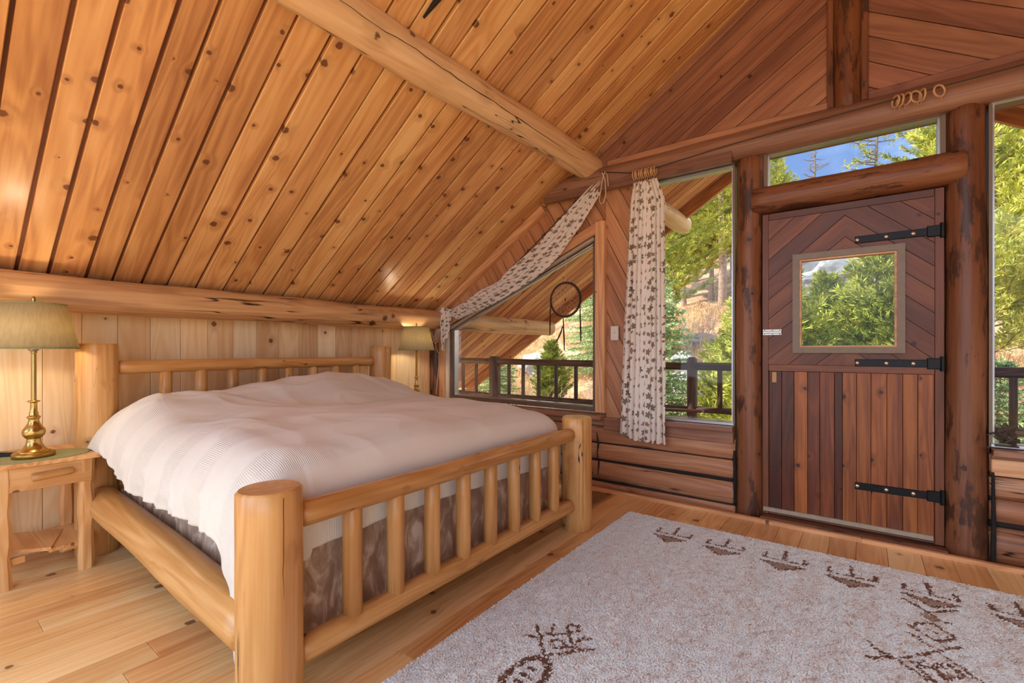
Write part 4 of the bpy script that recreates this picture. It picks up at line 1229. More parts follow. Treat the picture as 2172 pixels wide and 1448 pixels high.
def curt(u, v):
    # u across (gathered), v from top to bottom
    pin = 0.5 + 0.5 * min(1.0, v * 3.0) ** 0.8
    xl_ = -1.402 + (-1.492 + 1.402) * v
    xr_ = -1.150 + (-1.134 + 1.150) * v
    if v < 0.08:
        k = v / 0.08
        xl_ += 0.02 * (1 - k); xr_ -= 0.055 * (1 - k) 
    x = xl_ + (xr_ - xl_) * u
    ph_ = u * 2 * math.pi * 8.0 + 0.6 * math.sin(v * 3 + 2) + 1.2 * noise.noise(Vector((u * 5, v * 1.5, 0)))
    a = 0.020 * (0.55 + 0.45 * math.sin(u * 9)) * pin
    y = 3.365 + a * math.sin(ph_) + 0.012 * noise.noise(Vector((u * 7, v * 6, 3)))
    x += 0.006 * math.cos(ph_) * pin
    zb = 0.462 - 0.035 * min(1, u * 2.5) + 0.004 * math.sin(ph_)
    zt_ = 2.368 + 0.008 * math.sin(ph_ * 1.0)
    return (x, y, zt_ + (zb - zt_) * v)
cu = MB().grid(150, 90, curt, lambda u, v: (u * 0.66, v * 1.9)).build('leaf_curtain', 'curtain')
tag(cu, 'gathered white curtain printed with brown and green leaves', 'curtain')

up_ = [(-1.654, 2.491), (-1.70, 2.462), (-1.771, 2.43), (-1.932, 2.317), (-2.125, 2.164), (-2.335, 2.003), (-2.602, 1.836), (-2.746, 1.735), (-2.92, 1.686), (-3.09, 1.607), (-3.248, 1.552), (-3.387, 1.507)]
dn_ = [(-1.63, 2.485), (-1.65, 2.422), (-1.679, 2.361), (-1.766, 2.238), (-1.87, 2.102), (-1.977, 1.985), (-2.082, 1.88), (-2.29, 1.747), (-2.602, 1.607), (-2.89, 1.510), (-3.09, 1.456), (-3.229, 1.415)]
def plerp(P, t):
    q = t * (len(P) - 1); i = min(int(q), len(P) - 2); f = q - i
    f = f
    a, b = P[i], P[i + 1]
    a0 = P[max(i - 1, 0)]; b1 = P[min(i + 2, len(P) - 1)]
    def cr(p0, p1, p2, p3): return 0.5 * (2 * p1 + (p2 - p0) * f + (2 * p0 - 5 * p1 + 4 * p2 - p3) * f * f + (3 * p1 - p0 - 3 * p2 + p3) * f ** 3)
    return tuple(cr(a0[k], a[k], b[k], b1[k]) for k in (0, 1))
def swag(u, v):
    a = plerp(up_, u); b = plerp(dn_, u)
    x = a[0] + (b[0] - a[0]) * v; z = a[1] + (b[1] - a[1]) * v
    bulge = math.sin(math.pi * min(1, v * 1.0)) * (0.015 + 0.03 * min(1, u * 1.6))
    fold = 0.012 * math.sin(v * 2 * math.pi * 4.2 + u * 7 + 1.5 * noise.noise(Vector((u * 6, v * 2, 1)))) * min(1, u * 5 + 0.2)
    fold += 0.010 * noise.noise(Vector((u * 16, v * 9, 5)))
    return (x, 3.415 - bulge + fold, z)
sg = MB().grid(120, 44, swag, lambda u, v: (u * 2.4, v * 0.5 + 3))
tl = MB()
def tail(u, v):
    # end of the curtain hanging at the corner, pointed at the bottom
    xl_ = -3.455 + 0.05 * v; xr_ = -3.285 - 0.06 * v
    x = xl_ + (xr_ - xl_) * u
    y = 3.37 + 0.022 * math.sin(u * 13 + v * 2) - 0.02 * math.sin(math.pi * u) + 0.01 * noise.noise(Vector((u * 5, v * 5, 9)))
    zb = 1.09 + 0.16 * abs(u - 0.35) * 1.6
    return (x, y, 1.525 - 0.012 * math.cos(u * 6) + (zb - 1.525) * v)
sg.grid(40, 40, tail, lambda u, v: (u * 0.45 + 5, v * 0.5))
sgo = sg.build('draped_curtain', 'curtain')
tag(sgo, 'leaf printed curtain draped diagonally along the sloped window', 'curtain')
dw_ = MB().tube([(-1.70, 3.43, 2.50), (-2.2, 3.44, 2.135), (-2.78, 3.43, 1.715), (-3.35, 3.42, 1.50)], 0.004, 8).build('curtain_wire', 'wire_dark')
tag(dw_, 'sloping dark curtain wire behind the draped curtain', 'curtain wire')
for i in range(5):
    t = 0.12 + i * 0.17
    p = Vector((-1.80, 3.425, 2.425)).lerp(Vector((-2.72, 3.425, 1.755)), t)
    o = MB().tube([(p.x + 0.017 * math.cos(2 * math.pi * k / 16), p.y, p.z - 0.012 + 0.017 * math.sin(2 * math.pi * k / 16)) for k in range(16)], 0.0028, 6, closed=True).build('curtain_ring', 'wire_dark')
    tag(o, 'small dark ring on the sloping wire behind the draped curtain, %s' % ('topmost of five', 'second from the top', 'middle of five', 'second from the bottom', 'lowest of five')[i], 'curtain ring', 'small rings on the sloping wire')
cc = MB()
for i in range(7):
    a = 0.012 + 0.004 * i; L_ = 0.25 + 0.018 * ((i * 3) % 5)
    ox = -3.50 - 0.010 * (i - 3); oy = 3.375 - 0.005 * i
    cc.tube([(ox + a * 1.5 * math.sin(2 * math.pi * k / 20), oy, 1.495 - L_ * 0.5 * (1 - math.cos(2 * math.pi * k / 20))) for k in range(20)], 0.0032, 6, closed=True)
cc.tube([(-3.50, 3.36, 1.24), (-3.49, 3.355, 1.14), (-3.455, 3.355, 1.085), (-3.42, 3.36, 1.08), (-3.37, 3.36, 1.16)], 0.003, 6)
cc.tube([(-3.45, 3.36, 1.08), (-3.46, 3.37, 0.95), (-3.48, 3.37, 0.8), (-3.49, 3.36, 0.66)], 0.003, 6)
cco = cc.build('cord_coil', 'cord_cream')
tag(cco, 'coiled cream curtain cord hanging on the corner beside the far lamp', 'cord')
cl_ = MB().tube([(-1.63, 3.35, 2.50), (-1.60, 3.345, 2.43), (-1.595, 3.345, 2.31), (-1.612, 3.345, 2.26), (-1.635, 3.345, 2.25), (-1.65, 3.345, 2.28), (-1.632, 3.348, 2.40), (-1.62, 3.35, 2.46), (-1.605, 3.35, 2.50), (-1.585, 3.35, 2.47), (-1.575, 3.347, 2.38)], 0.0035, 6).build('cord_loop', 'cord_cream')
tag(cl_, 'cream cord loop tied at the end of the purlin', 'cord')

# ---- dream catcher in the sloped window
dc = thing('dream_catcher', 'round dark braided dream catcher hanging in the sloped window', 'dream catcher', (-2.012, 3.44, 1.535))
C0 = Vector((-2.012, 3.44, 1.535)); RC = 0.143
rg_ = MB()
for ph0 in (0.0, math.pi):
    rg_.tube([C0 + Vector(((RC + 0.0055 * math.cos(k * 0.9 + ph0)) * math.cos(2 * math.pi * k / 160), 0.0055 * math.sin(k * 0.9 + ph0), (RC + 0.0055 * math.cos(k * 0.9 + ph0)) * math.sin(2 * math.pi * k / 160))) for k in range(160)], 0.0062, 6, closed=True)
rg_.build('hoop', 'cord_brown', dc)
fr_ = MB().tube([C0 + Vector(((RC - 0.011) * math.cos(2 * math.pi * k / 120), -0.006 + 0.003 * math.sin(k * 2.1), (RC - 0.011 + 0.003 * math.sin(k * 1.7)) * math.sin(2 * math.pi * k / 120))) for k in range(120)], 0.003, 5, closed=True)
fr_.build('cream_lacing', 'leather_fringe', dc)
wb = MB()
rr_ = [RC * 0.93]
npt = 12
prevp = [C0 + Vector((rr_[0] * math.cos(2 * math.pi * (k + 0.5) / npt), 0, rr_[0] * math.sin(2 * math.pi * (k + 0.5) / npt))) for k in range(npt)]
for lev, q in enumerate((0.66, 0.45, 0.28)):
    cur = [C0 + Vector((RC * q * math.cos(2 * math.pi * (k + 1 + 0.5 * lev) / npt), 0, RC * q * math.sin(2 * math.pi * (k + 1 + 0.5 * lev) / npt) - 0.012)) for k in range(npt)]
    for k in range(npt):
        wb.tube([prevp[k], cur[k]], 0.0009, 4, cap=False); wb.tube([cur[k], prevp[(k + 1) % npt]], 0.0009, 4, cap=False)
    prevp = cur
wb.build('web', 'cord_cream', dc)
MB().tube([C0 + Vector((0, 0, RC)), (-2.016, 3.45, 1.90)], 0.0022, 5).build('hanger', 'cord_cream', dc)
for dx, z0, pts in ((-RC, 0.0, [(-0.006, 0, -0.10), (-0.008, 0, -0.20), (-0.010, 0, -0.30)]), (RC, -0.05, [(0.0, 0, -0.10), (0.004, 0, -0.2), (0.006, 0, -0.31)]), (-0.02, -RC, [(0.004, 0, -0.1), (0.01, 0, -0.2), (0.012, 0, -0.29)]), (-0.025, -RC - 0.08, [(-0.012, 0, -0.04), (-0.035, 0, -0.09), (-0.065, 0, -0.135)])):
    b0 = C0 + Vector((dx, -0.004, z0))
    MB().tube([b0] + [b0 + Vector(p) for p in pts], [0.0035, 0.006, 0.0065, 0.004], 6).build('thong', 'cord_brown', dc)
MB().lathe([(0, -0.018), (0.004, -0.01), (0.004, 0.01), (0, 0.018)], 8).build('bead', 'black_iron', dc, Matrix.Translation(C0 + Vector((0.0, -0.002, 0.0))))

# ---- light switch
sw = thing('light_switch', 'single toggle light switch plate on the board wall beside the curtain', 'light switch', (-1.577, 3.47, 1.241))
Ms = frame((-1.577, 3.469, 1.241), (1, 0, 0), (0, 0, 1))
MB().cbox(-0.034, 0.034, -0.057, 0.057, 0, 0.006, 0.003).build('plate', 'white_plastic', sw, Ms)
MB().cbox(-0.005, 0.005, -0.004, 0.012, 0.004, 0.016, 0.002).build('toggle', 'white_plastic', sw, Ms)
for dz in (-0.03, 0.03):
    MB().lathe([(0.003, 0.006), (0.002, 0.0072), (0, 0.0074)], 8).build('screw', 'nickel', sw, Ms @ Matrix.Translation((0, dz, 0)))

# ---- leaf shaped metal ornament in the right window
orn = thing('window_ornament', 'dark metal leaf ornament on the sill of the right window', 'ornament', (0.585, 3.455, 0.606))
def leafshape(cx, cz, r, rot, sq=1.0, n=44):
    pts = []
    for k in range(n):
        a = 2 * math.pi * k / n
        q = r * (0.55 + 0.35 * abs(math.cos(2.5 * a)) + 0.10 * math.cos(11 * a))
        pts.append((cx + q * math.cos(a + rot), cz + sq * q * math.sin(a + rot)))
    return pts
mb = MB()
for (cx, cz, r, rot, dy) in ((0.600, 0.690, 0.042, 0.6, 0.0), (0.585, 0.650, 0.034, 2.0, 0.006), (0.618, 0.640, 0.034, 3.7, 0.004)):
    pts = leafshape(cx, cz, r, rot)
    n = len(pts)
    y0, y1 = 3.452 + dy, 3.458 + dy
    vs = [(cx, y0 - 0.006, cz)] + [(x, y0, z) for x, z in pts] + [(x, y1, z) for x, z in pts] + [(cx, y1, cz)]
    fs = []
    for i in range(n):
        j = (i + 1) % n
        fs += [(0, 1 + i, 1 + j), (2 * n + 1, 1 + n + j, 1 + n + i), (1 + i, 1 + n + i, 1 + n + j, 1 + j)]
    mb.add(vs, fs)
mb.build('leaf_cluster', 'ornament_metal', orn)
MB().tube([(0.525, 3.456, 0.66), (0.55, 3.456, 0.672), (0.58, 3.456, 0.655), (0.60, 3.456, 0.64)], [0.003, 0.005, 0.006, 0.005], 8).build('stem', 'ornament_metal', orn)
MB().cbox(0.555, 0.64, 3.44, 3.47, 0.606, 0.613, 0.001).build('foot', 'ornament_metal', orn)

# ================================================================== RUGS
jm = MB().grid(40, 30, lambda u, v: (-2.35 + 0.83 * u, 2.70 + 0.60 * v + 0.006 * math.sin(u * 60), 0.008 + 0.002 * math.sin(u * 160) * math.sin(v * 120)), smooth=True)
jmo = jm.build('jute_mat', 'jute')
jmo.modifiers.new('thickness', 'SOLIDIFY').thickness = 0.007
tag(jmo, 'small woven jute mat on the floor beyond the far foot post', 'mat')

def np_mesh(name, V, F, cols=None):
    me = bpy.data.meshes.new(name)
    V = np.asarray(V, dtype=np.float32); F = np.asarray(F, dtype=np.int32)
    me.vertices.add(len(V)); me.vertices.foreach_set('co', V.ravel())
    k = F.shape[1]
    me.loops.add(F.size); me.loops.foreach_set('vertex_index', F.ravel())
    me.polygons.add(len(F)); me.polygons.foreach_set('loop_start', np.arange(0, F.size, k, dtype=np.int32))
    me.polygons.foreach_set('loop_total', np.full(len(F), k, dtype=np.int32))
    if cols is not None:
        at = me.color_attributes.new('Col', 'FLOAT_COLOR', 'POINT')
        at.data.foreach_set('color', np.asarray(cols, dtype=np.float32).ravel())
    me.update(); me.validate()
    return me

RNG = np.random.default_rng(11)
# ---- the shag rug: motifs as strokes in floor coordinates
STR = []       # (polyline, half width)
FIL = []       # filled triangles
for k in range(7):
    cx = -0.900 + 0.2855 * k
    for p in ([(-0.098, 2.742), (0.092, 2.748)], [(-0.094, 2.742), (0.0, 2.664)], [(0.092, 2.746), (0.0, 2.664)], [(-0.090, 2.790), (0.096, 2.796)]):
        STR.append(([(cx + a, b) for a, b in p], 0.0055))
    STR.append(([(cx - 0.090, 2.792), (cx - 0.088, 2.85)], 0.010)); STR.append(([(cx + 0.004, 2.795), (cx + 0.0, 2.92)], 0.009)); STR.append(([(cx + 0.094, 2.795), (cx + 0.092, 2.852)], 0.010))
    FIL.append(((cx - 0.092, 2.738), (cx + 0.088, 2.742), (cx, 2.668)))
for p in [[(0.142, 2.684), (0.177, 2.648), (0.211, 2.614), (0.252, 2.556), (0.277, 2.548)], [(0.227, 2.609), (0.32, 2.695)], [(0.165, 2.46), (0.218, 2.504)], [(0.145, 2.441), (0.168, 2.433), (0.176, 2.403), (0.223, 2.362)], [(0.223, 2.362), (0.283, 2.427)], [(0.283, 2.427), (0.226, 2.506)], [(0.21, 2.442), (0.232, 2.43)], [(0.138, 2.37), (0.17, 2.349), (0.218, 2.287), (0.254, 2.236), (0.29, 2.191), (0.33, 2.149)], [(0.111, 2.158), (0.168, 2.225), (0.219, 2.291), (0.291, 2.37)], [(0.017, 2.21), (0.053, 2.157), (0.087, 2.146), (0.123, 2.115), (0.159, 2.082), (0.183, 2.047)], [(0.012, 2.102), (0.027, 2.089), (0.055, 2.131), (0.077, 2.135)], [(0.135, 2.155), (0.158, 2.159), (0.175, 2.188)], [(0.162, 2.147), (0.195, 2.157), (0.207, 2.195), (0.228, 2.18)], [(0.195, 2.157), (0.215, 2.134), (0.22, 2.101), (0.259, 2.146)], [(0.144, 2.148), (0.168, 2.104), (0.195, 2.061)], [(0.238, 2.213), (0.27, 2.165)]]:
    STR.append((p, 0.0065))
FIL += [((0.188, 2.563), (0.222, 2.518), (0.257, 2.552)), ((0.188, 2.563), (0.211, 2.600), (0.257, 2.552)), ((0.195, 2.157), (0.22, 2.101), (0.259, 2.146)), ((0.162, 2.147), (0.195, 2.157), (0.228, 2.18))]
for p in [[(-1.037, 1.547), (-0.985, 1.493), (-0.946, 1.449), (-0.91, 1.412)], [(-0.983, 1.592), (-0.968, 1.551), (-0.979, 1.503), (-0.976, 1.478)], [(-1.033, 1.471), (-0.997, 1.48)], [(-0.971, 1.519), (-0.915, 1.568)], [(-0.938, 1.612), (-0.902, 1.643), (-0.885, 1.613), (-0.915, 1.586), (-0.934, 1.61)], [(-0.908, 1.583), (-0.883, 1.548), (-0.851, 1.521), (-0.833, 1.489)], [(-0.856, 1.551), (-0.847, 1.583), (-0.823, 1.597)], [(-0.833, 1.509), (-0.815, 1.519), (-0.8, 1.547), (-0.782, 1.544)], [(-0.94, 1.505), (-0.918, 1.475), (-0.897, 1.472), (-0.854, 1.521)], [(-0.934, 1.501), (-0.912, 1.526), (-0.88, 1.508)], [(-0.899, 1.424), (-0.876, 1.445), (-0.855, 1.47), (-0.833, 1.493)]]:
    STR.append((p, 0.0062))
el_ = [(-0.905 + 0.058 * math.cos(a) , 1.280 + 0.112 * math.sin(a)) for a in [2 * math.pi * k / 28 for k in range(29)]]
STR.append((el_, 0.013))
for p in ([(-0.919, 1.322), (-0.897, 1.321)], [(-0.921, 1.285), (-0.892, 1.283)], [(-0.922, 1.247), (-0.894, 1.248)]):
    STR.append((p, 0.008))
RX0, RX1, RY0, RY1 = -1.262, 1.15, 0.55, 3.025
def rug_top(x, y): return 0.010 + 0.002 * np.sin(x * 9.0 + 1) * np.sin(y * 7.0)
rug = thing('shag_rug', 'large white shag rug with brown woven motifs in front of the door', 'rug', ((RX0 + RX1) / 2, (RY0 + RY1) / 2, 0))
rb_ = MB().grid(50, 60, lambda u, v: (RX0 + (RX1 - RX0) * u + 0.004 * math.sin(v * 40), RY0 + (RY1 - RY0) * v, 0.006), smooth=True)
rbo = rb_.build('rug_backing', 'cord_cream', rug)
sp_ = 0.0062
gx, gy = np.meshgrid(np.arange(RX0, RX1, sp_), np.arange(RY0 + 0.15, RY1, sp_))
px_ = (gx + RNG.uniform(-.5, .5, gx.shape) * sp_).ravel(); py_ = (gy + RNG.uniform(-.5, .5, gx.shape) * sp_).ravel()
keep = (px_ < 0.95) & (py_ > 0.75) & (py_ > 0.80 + (px_ + 0.9) * 0.75)
px_, py_ = px_[keep], py_[keep]
npt = len(px_)
dmin = np.full(npt, 9.0)
jx = px_ + RNG.normal(0, 0.0022, npt); jy = py_ + RNG.normal(0, 0.0022, npt)
for poly, hw in STR:
    for (ax, ay), (bx_, by_) in zip(poly, poly[1:]):
        ddx, ddy = bx_ - ax, by_ - ay
        L2 = ddx * ddx + ddy * ddy + 1e-12
        t = np.clip(((jx - ax) * ddx + (jy - ay) * ddy) / L2, 0, 1)
        dmin = np.minimum(dmin, np.hypot(jx - ax - t * ddx, jy - ay - t * ddy) / hw)
brown = (dmin < 1) & (RNG.random(npt) < 0.86)
lightb = np.zeros(npt, bool)
for a, b, c in FIL:
    s1 = (b[0] - a[0]) * (jy - a[1]) - (b[1] - a[1]) * (jx - a[0]); s2 = (c[0] - b[0]) * (jy - b[1]) - (c[1] - b[1]) * (jx - b[0]); s3 = (a[0] - c[0]) * (jy - c[1]) - (a[1] - c[1]) * (jx - c[0])
    lightb |= ((s1 <= 0) & (s2 <= 0) & (s3 <= 0)) | ((s1 >= 0) & (s2 >= 0) & (s3 >= 0))
base_c = np.array(lin(251, 253, 250)[:3]); br_c = np.array(lin(136, 100, 82)[:3]); lb_c = np.array(lin(190, 164, 146)[:3])
C_ = np.tile(base_c, (npt, 1)) * RNG.uniform(0.9, 1.0, (npt, 1))
spk = RNG.random(npt) < 0.012
C_[spk] *= 0.72
C_[lightb] = lb_c * RNG.uniform(0.75, 1.15, (lightb.sum(), 1))
C_[brown] = br_c * RNG.uniform(0.7, 1.25, (brown.sum(), 1))
hh = RNG.uniform(0.005, 0.010, npt)
# two flattened squares left by furniture feet
for (x0, x1, y0, y1) in ((-1.155, -1.090, 1.708, 1.778), (-0.832, -0.776, 1.708, 1.776)):
    ins_ = (px_ > x0) & (px_ < x1) & (py_ > y0) & (py_ < y1)
    hh[ins_] *= 0.55
wave = np.sin(px_ * 60 + 3 * np.sin(py_ * 23)) * np.sin(py_ * 41 + 2 * np.sin(px_ * 31))
lx_ = 0.006 * (0.7 + 0.8 * wave) + RNG.normal(0, 0.004, npt); ly_ = -0.005 + 0.004 * wave + RNG.normal(0, 0.004, npt)
rot = RNG.uniform(0, 6.28, npt); br_ = 0.0072
V = np.zeros((npt, 4, 3)); 
for k in range(3):
    V[:, k, 0] = px_ + br_ * np.cos(rot + k * 2.094); V[:, k, 1] = py_ + br_ * np.sin(rot + k * 2.094); V[:, k, 2] = 0.006
V[:, 3, 0] = px_ + lx_; V[:, 3, 1] = py_ + ly_; V[:, 3, 2] = 0.006 + hh
i0 = np.arange(npt)[:, None] * 4
F = np.concatenate([i0 + np.array([[0, 1, 3]]), i0 + np.array([[1, 2, 3]]), i0 + np.array([[2, 0, 3]])])
CC = np.ones((npt, 4, 4)); CC[:, :, :3] = C_[:, None, :]; CC[:, :3, :3] *= 0.96
pile = link('rug_pile', np_mesh('rug_pile', V.reshape(-1, 3), F, CC.reshape(-1, 4)), 'rug_wool', rug)
tag(pile, kind='stuff')

# ================================================================== OUTSIDE: hillside, trees, rocks
def ground(x, y):
    r = x / max(y, 1.0)
    sl = 0.36 + 0.10 * max(-1.6, min(0.4, r)) 
    z = -2.3 + max(0.0, y - 7.0) * sl * min(1.0, 0.35 + (y - 7.0) / 22.0 if y > 7 else 0)
    z += 0.5 * noise.noise(Vector((x * 0.13, y * 0.13, 0))) + 0.18 * noise.noise(Vector((x * 0.5, y * 0.5, 3)))
    if y > 46: z -= (y - 46) * 0.35
    return z
hm = MB()
xs_ = [-70 + i * 1.25 for i in range(93)]
ys_ = [-30 + j * 2.5 for j in range(13)] + [3 + 0.9 * j for j in range(60)]
hv = []; hf = []
for y in ys_:
    for x in xs_:
        hv.append((x, y, ground(x, y) if y > 5 else -2.3))
nx_ = len(xs_)
for j in range(len(ys_) - 1):
    for i in range(nx_ - 1):
        hf.append((j * nx_ + i, j * nx_ + i + 1, (j + 1) * nx_ + i + 1, (j + 1) * nx_ + i))
hill = MB().add(hv, hf, True).build('hillside', 'hill')
tag(hill, 'dry grassy hillside rising beyond the porch', 'hillside', kind='structure')

def needles(tufts, dirs, ln, wd, n, spread, rng):
    """n blades per tuft; returns vertex and face arrays (thin triangles pairs)."""
    m = len(tufts)
    P = np.repeat(tufts, n, axis=0); D = np.repeat(dirs, n, axis=0)
    D = D + rng.normal(0, spread, D.shape); D /= np.linalg.norm(D, axis=1)[:, None] + 1e-9
    S = np.cross(D, rng.normal(0, 1, D.shape)); S /= np.linalg.norm(S, axis=1)[:, None] + 1e-9
    L = (ln * rng.uniform(0.6, 1.25, len(P)))[:, None]; W = (wd * rng.uniform(0.7, 1.3, len(P)))[:, None]
    V = np.stack([P - S * W * 0.3, P + D * L * 0.55 - S * W, P + D * L, P + D * L * 0.55 + S * W], axis=1)
    i0 = np.arange(len(P))[:, None] * 4
    return V.reshape(-1, 3), i0 + np.array([[0, 1, 2, 3]])

def conifer(seed, h, spread, style):
    """style 'pine': tufted up-curved branches, bare lower trunk; 'spruce': drooping full skirts."""
    rng = np.random.default_rng(seed)
    trunk = MB(); r0 = 0.016 * h + 0.03
    tp = [(0.02 * h * 0.25 * math.sin(i * 0.9 + seed), 0.02 * h * 0.25 * math.cos(i * 0.7 + seed * 2), -0.6 + (h * 0.98 + 0.6) * i / 12) for i in range(13)]
    trunk.tube(tp, [r0 * (1 - 0.94 * i / 12) for i in range(13)], 9)
    T = []; D = []
    z = h * (0.22 if style == 'pine' else 0.05)
    dz = h / (30 if style == 'pine' else 44)
    while z < h * 0.985:
        f = z / h
        nb = int(rng.integers(4, 7))
        a0 = rng.uniform(0, 6.28)
        for b in range(nb):
            a = a0 + b * 6.283 / nb + rng.normal(0, 0.25)
            prof = (1 - f) ** 0.75 if style == 'spruce' else min(1.0, (1 - f) * 1.5 + 0.06) * (0.6 + 0.4 * min(1, f * 2.2))
            L = spread * prof * rng.uniform(0.65, 1.12) + 0.10
            up = (0.35 if style == 'pine' else -0.10) + 0.35 * f
            ns = max(5, int(L / 0.075))
            pts = []
            for i in range(ns + 1):
                t = i / ns
                rr = L * t
                zz = z + L * (up * t + (0.18 if style == 'pine' else 0.06) * t * t - (0.35 if style == 'spruce' else 0.22) * t * (1 - 0.45 * t))
                pts.append((rr * math.cos(a + 0.12 * math.sin(t * 5 + seed)), rr * math.sin(a + 0.12 * math.sin(t * 5 + seed)), zz))
            pts = np.array(pts)
            step = 3
            trunk.tube([tuple(p) for p in pts[::step]], [0.010 * h / 8 * (1 - 0.75 * k / max(1, len(pts[::step]) - 1)) + 0.003 for k in range(len(pts[::step]))], 4, cap=False)
            dirb = pts[-1] - pts[0]; dirb /= np.linalg.norm(dirb) + 1e-9
            side = np.array([-dirb[1], dirb[0], 0.0]); 
            for i in range(int(ns * 0.25), ns + 1):
                t = i / ns
                nw = 2 if i < ns else 1
                for sgn in ((-1, 1) if i < ns else (0,)):
                    tw = (L * 0.42 * (1 - t * 0.75) * rng.uniform(0.4, 1.0) + 0.04) if sgn else 0.02
                    dd = dirb * 0.75 + side * sgn * 0.9 + np.array([0, 0, 0.28 if style == 'pine' else -0.12])
                    dd /= np.linalg.norm(dd)
                    k = max(1, int(tw / 0.10))
                    for q in range(k + 1):
                        T.append(pts[i] + dd * tw * q / k + rng.normal(0, 0.012, 3)); D.append(dd + dirb * 0.2)
        z += dz * rng.uniform(0.75, 1.3)
    # leader
    for k in range(8):
        T.append(np.array([tp[-1][0], tp[-1][1], h - 0.05 * k])); D.append(np.array([0, 0, 1.0]))
    T = np.array(T); D = np.array(D)
    cap_n = 8000
    if len(T) > cap_n:
        sel = rng.choice(len(T), cap_n, replace=False); T, D = T[sel], D[sel]
    V, F = needles(T, D, 0.15 if style == 'pine' else 0.12, 0.012 if style == 'pine' else 0.013, 7, 0.55 if style == 'pine' else 0.45, rng)
    fol = np_mesh('needles', V, F)
    return trunk, fol

def make_conifer(seed, h, spread, style, loc, label, rz=0.0, s=1.0):
    nm = 'pine_tree' if style == 'pine' else 'spruce_tree'
    t = thing(nm, label, 'tree', (0, 0, 0))
    tk, fol = conifer(seed, h, spread, style)
    tk.build('trunk', 'tree_bark', t)
    link('needles', fol, 'pine_needles' if style == 'pine' else 'spruce_needles', t)
    M = Matrix.Translation(loc) @ Matrix.Rotation(rz, 4, 'Z') @ Matrix.Diagonal((s, s, s, 1))
    t.matrix_basis = M
    return t

def at(ratio, y, dz=-0.05):
    x = ratio * y
    return (x, y, ground(x, y) + dz)

tA = make_conifer(101, 11.0, 2.3, 'pine', at(-0.345, 17), 'tall pine with pale trunk through the window beside the leaf curtain')
tB = make_conifer(102, 8.0, 1.9, 'pine', at(0.155, 13), 'bushy pine filling the right hand window')
tC = make_conifer(103, 4.2, 1.15, 'pine', at(0.020, 11.0), 'young bright green pine on the right of the door window')
tD = make_conifer(104, 5.2, 1.5, 'spruce', at(-0.375, 11.0), 'blue green spruce just behind the leaf curtain')
tE = make_conifer(105, 9.0, 2.2, 'spruce', at(-0.475, 17), 'full spruce at the right side of the sloped window')
sa_ = 101
def cp_(src, ratio, y, s, rz, label):
    return copy_tree(src, at(ratio, y), rz, s, label)
cp_(tA, -0.225, 23, 1.05, 1.2, 'tall pine close to the latch side door post')
cp_(tA, -0.275, 30, 1.0, 2.2, 'pine higher up the hill between the curtain and the door')
cp_(tB, -0.300, 24, 0.95, 0.6, 'bushy pine behind the pale trunked one beside the leaf curtain')
cp_(tB, -0.245, 24.5, 0.9, 3.3, 'bushy pine up the slope right of the pale trunked one')
cp_(tA, -0.315, 25, 1.1, 5.0, 'tall pine behind the spruce beside the leaf curtain')
cp_(tB, -0.205, 29, 1.05, 1.9, 'bushy pine high on the slope by the latch side door post')
cp_(tB, -0.36, 27, 1.0, 4.4, 'bushy pine high on the slope behind the leaf curtain')
cp_(tB, -0.130, 27, 0.80, 2.9, 'bushy pine showing at the left end of the transom')
cp_(tA, -0.165, 31, 0.85, 4.0, 'pine behind the left end of the transom')
cp_(tB, 0.105, 30, 0.95, 4.4, 'pine reaching into the right end of the transom')
cp_(tA, 0.185, 22, 1.1, 0.3, 'tall pine behind the bushy one in the right hand window')
cp_(tA, 0.140, 18, 0.95, 5.1, 'pine with reddish trunk beside the hinge side door post')
cp_(tB, 0.295, 14.5, 0.95, 2.2, 'pine whose branches show at the far right edge of the right hand window')
cp_(tD, 0.165, 8.6, 0.55, 1.0, 'small spruce low behind the railing in the right window')
cp_(tC, -0.138, 9.4, 1.08, 2.0, 'young yellow green pine on the left of the door window')
cp_(tC, -0.050, 13.5, 0.85, 3.2, 'young pine in the middle distance of the door window')
cp_(tC, 0.052, 9.3, 0.92, 4.1, 'small pine low at the right of the door window')
cp_(tC, -0.214, 10.8, 0.66, 5.2, 'small pine shoot low beside the latch side door post')
cp_(tC, -0.625, 13.5, 0.62, 0.7, 'small pine in the middle of the sloped window')
cp_(tD, -0.80, 12.0, 0.7, 0.9, 'small spruce seen between the railing spindles near the corner')
cp_(tE, -0.56, 29, 0.95, 2.4, 'distant spruce up the hill in the sloped window')
cp_(tA, -0.40, 33, 1.0, 0.2, 'distant pine up the hill right of the sloped window')

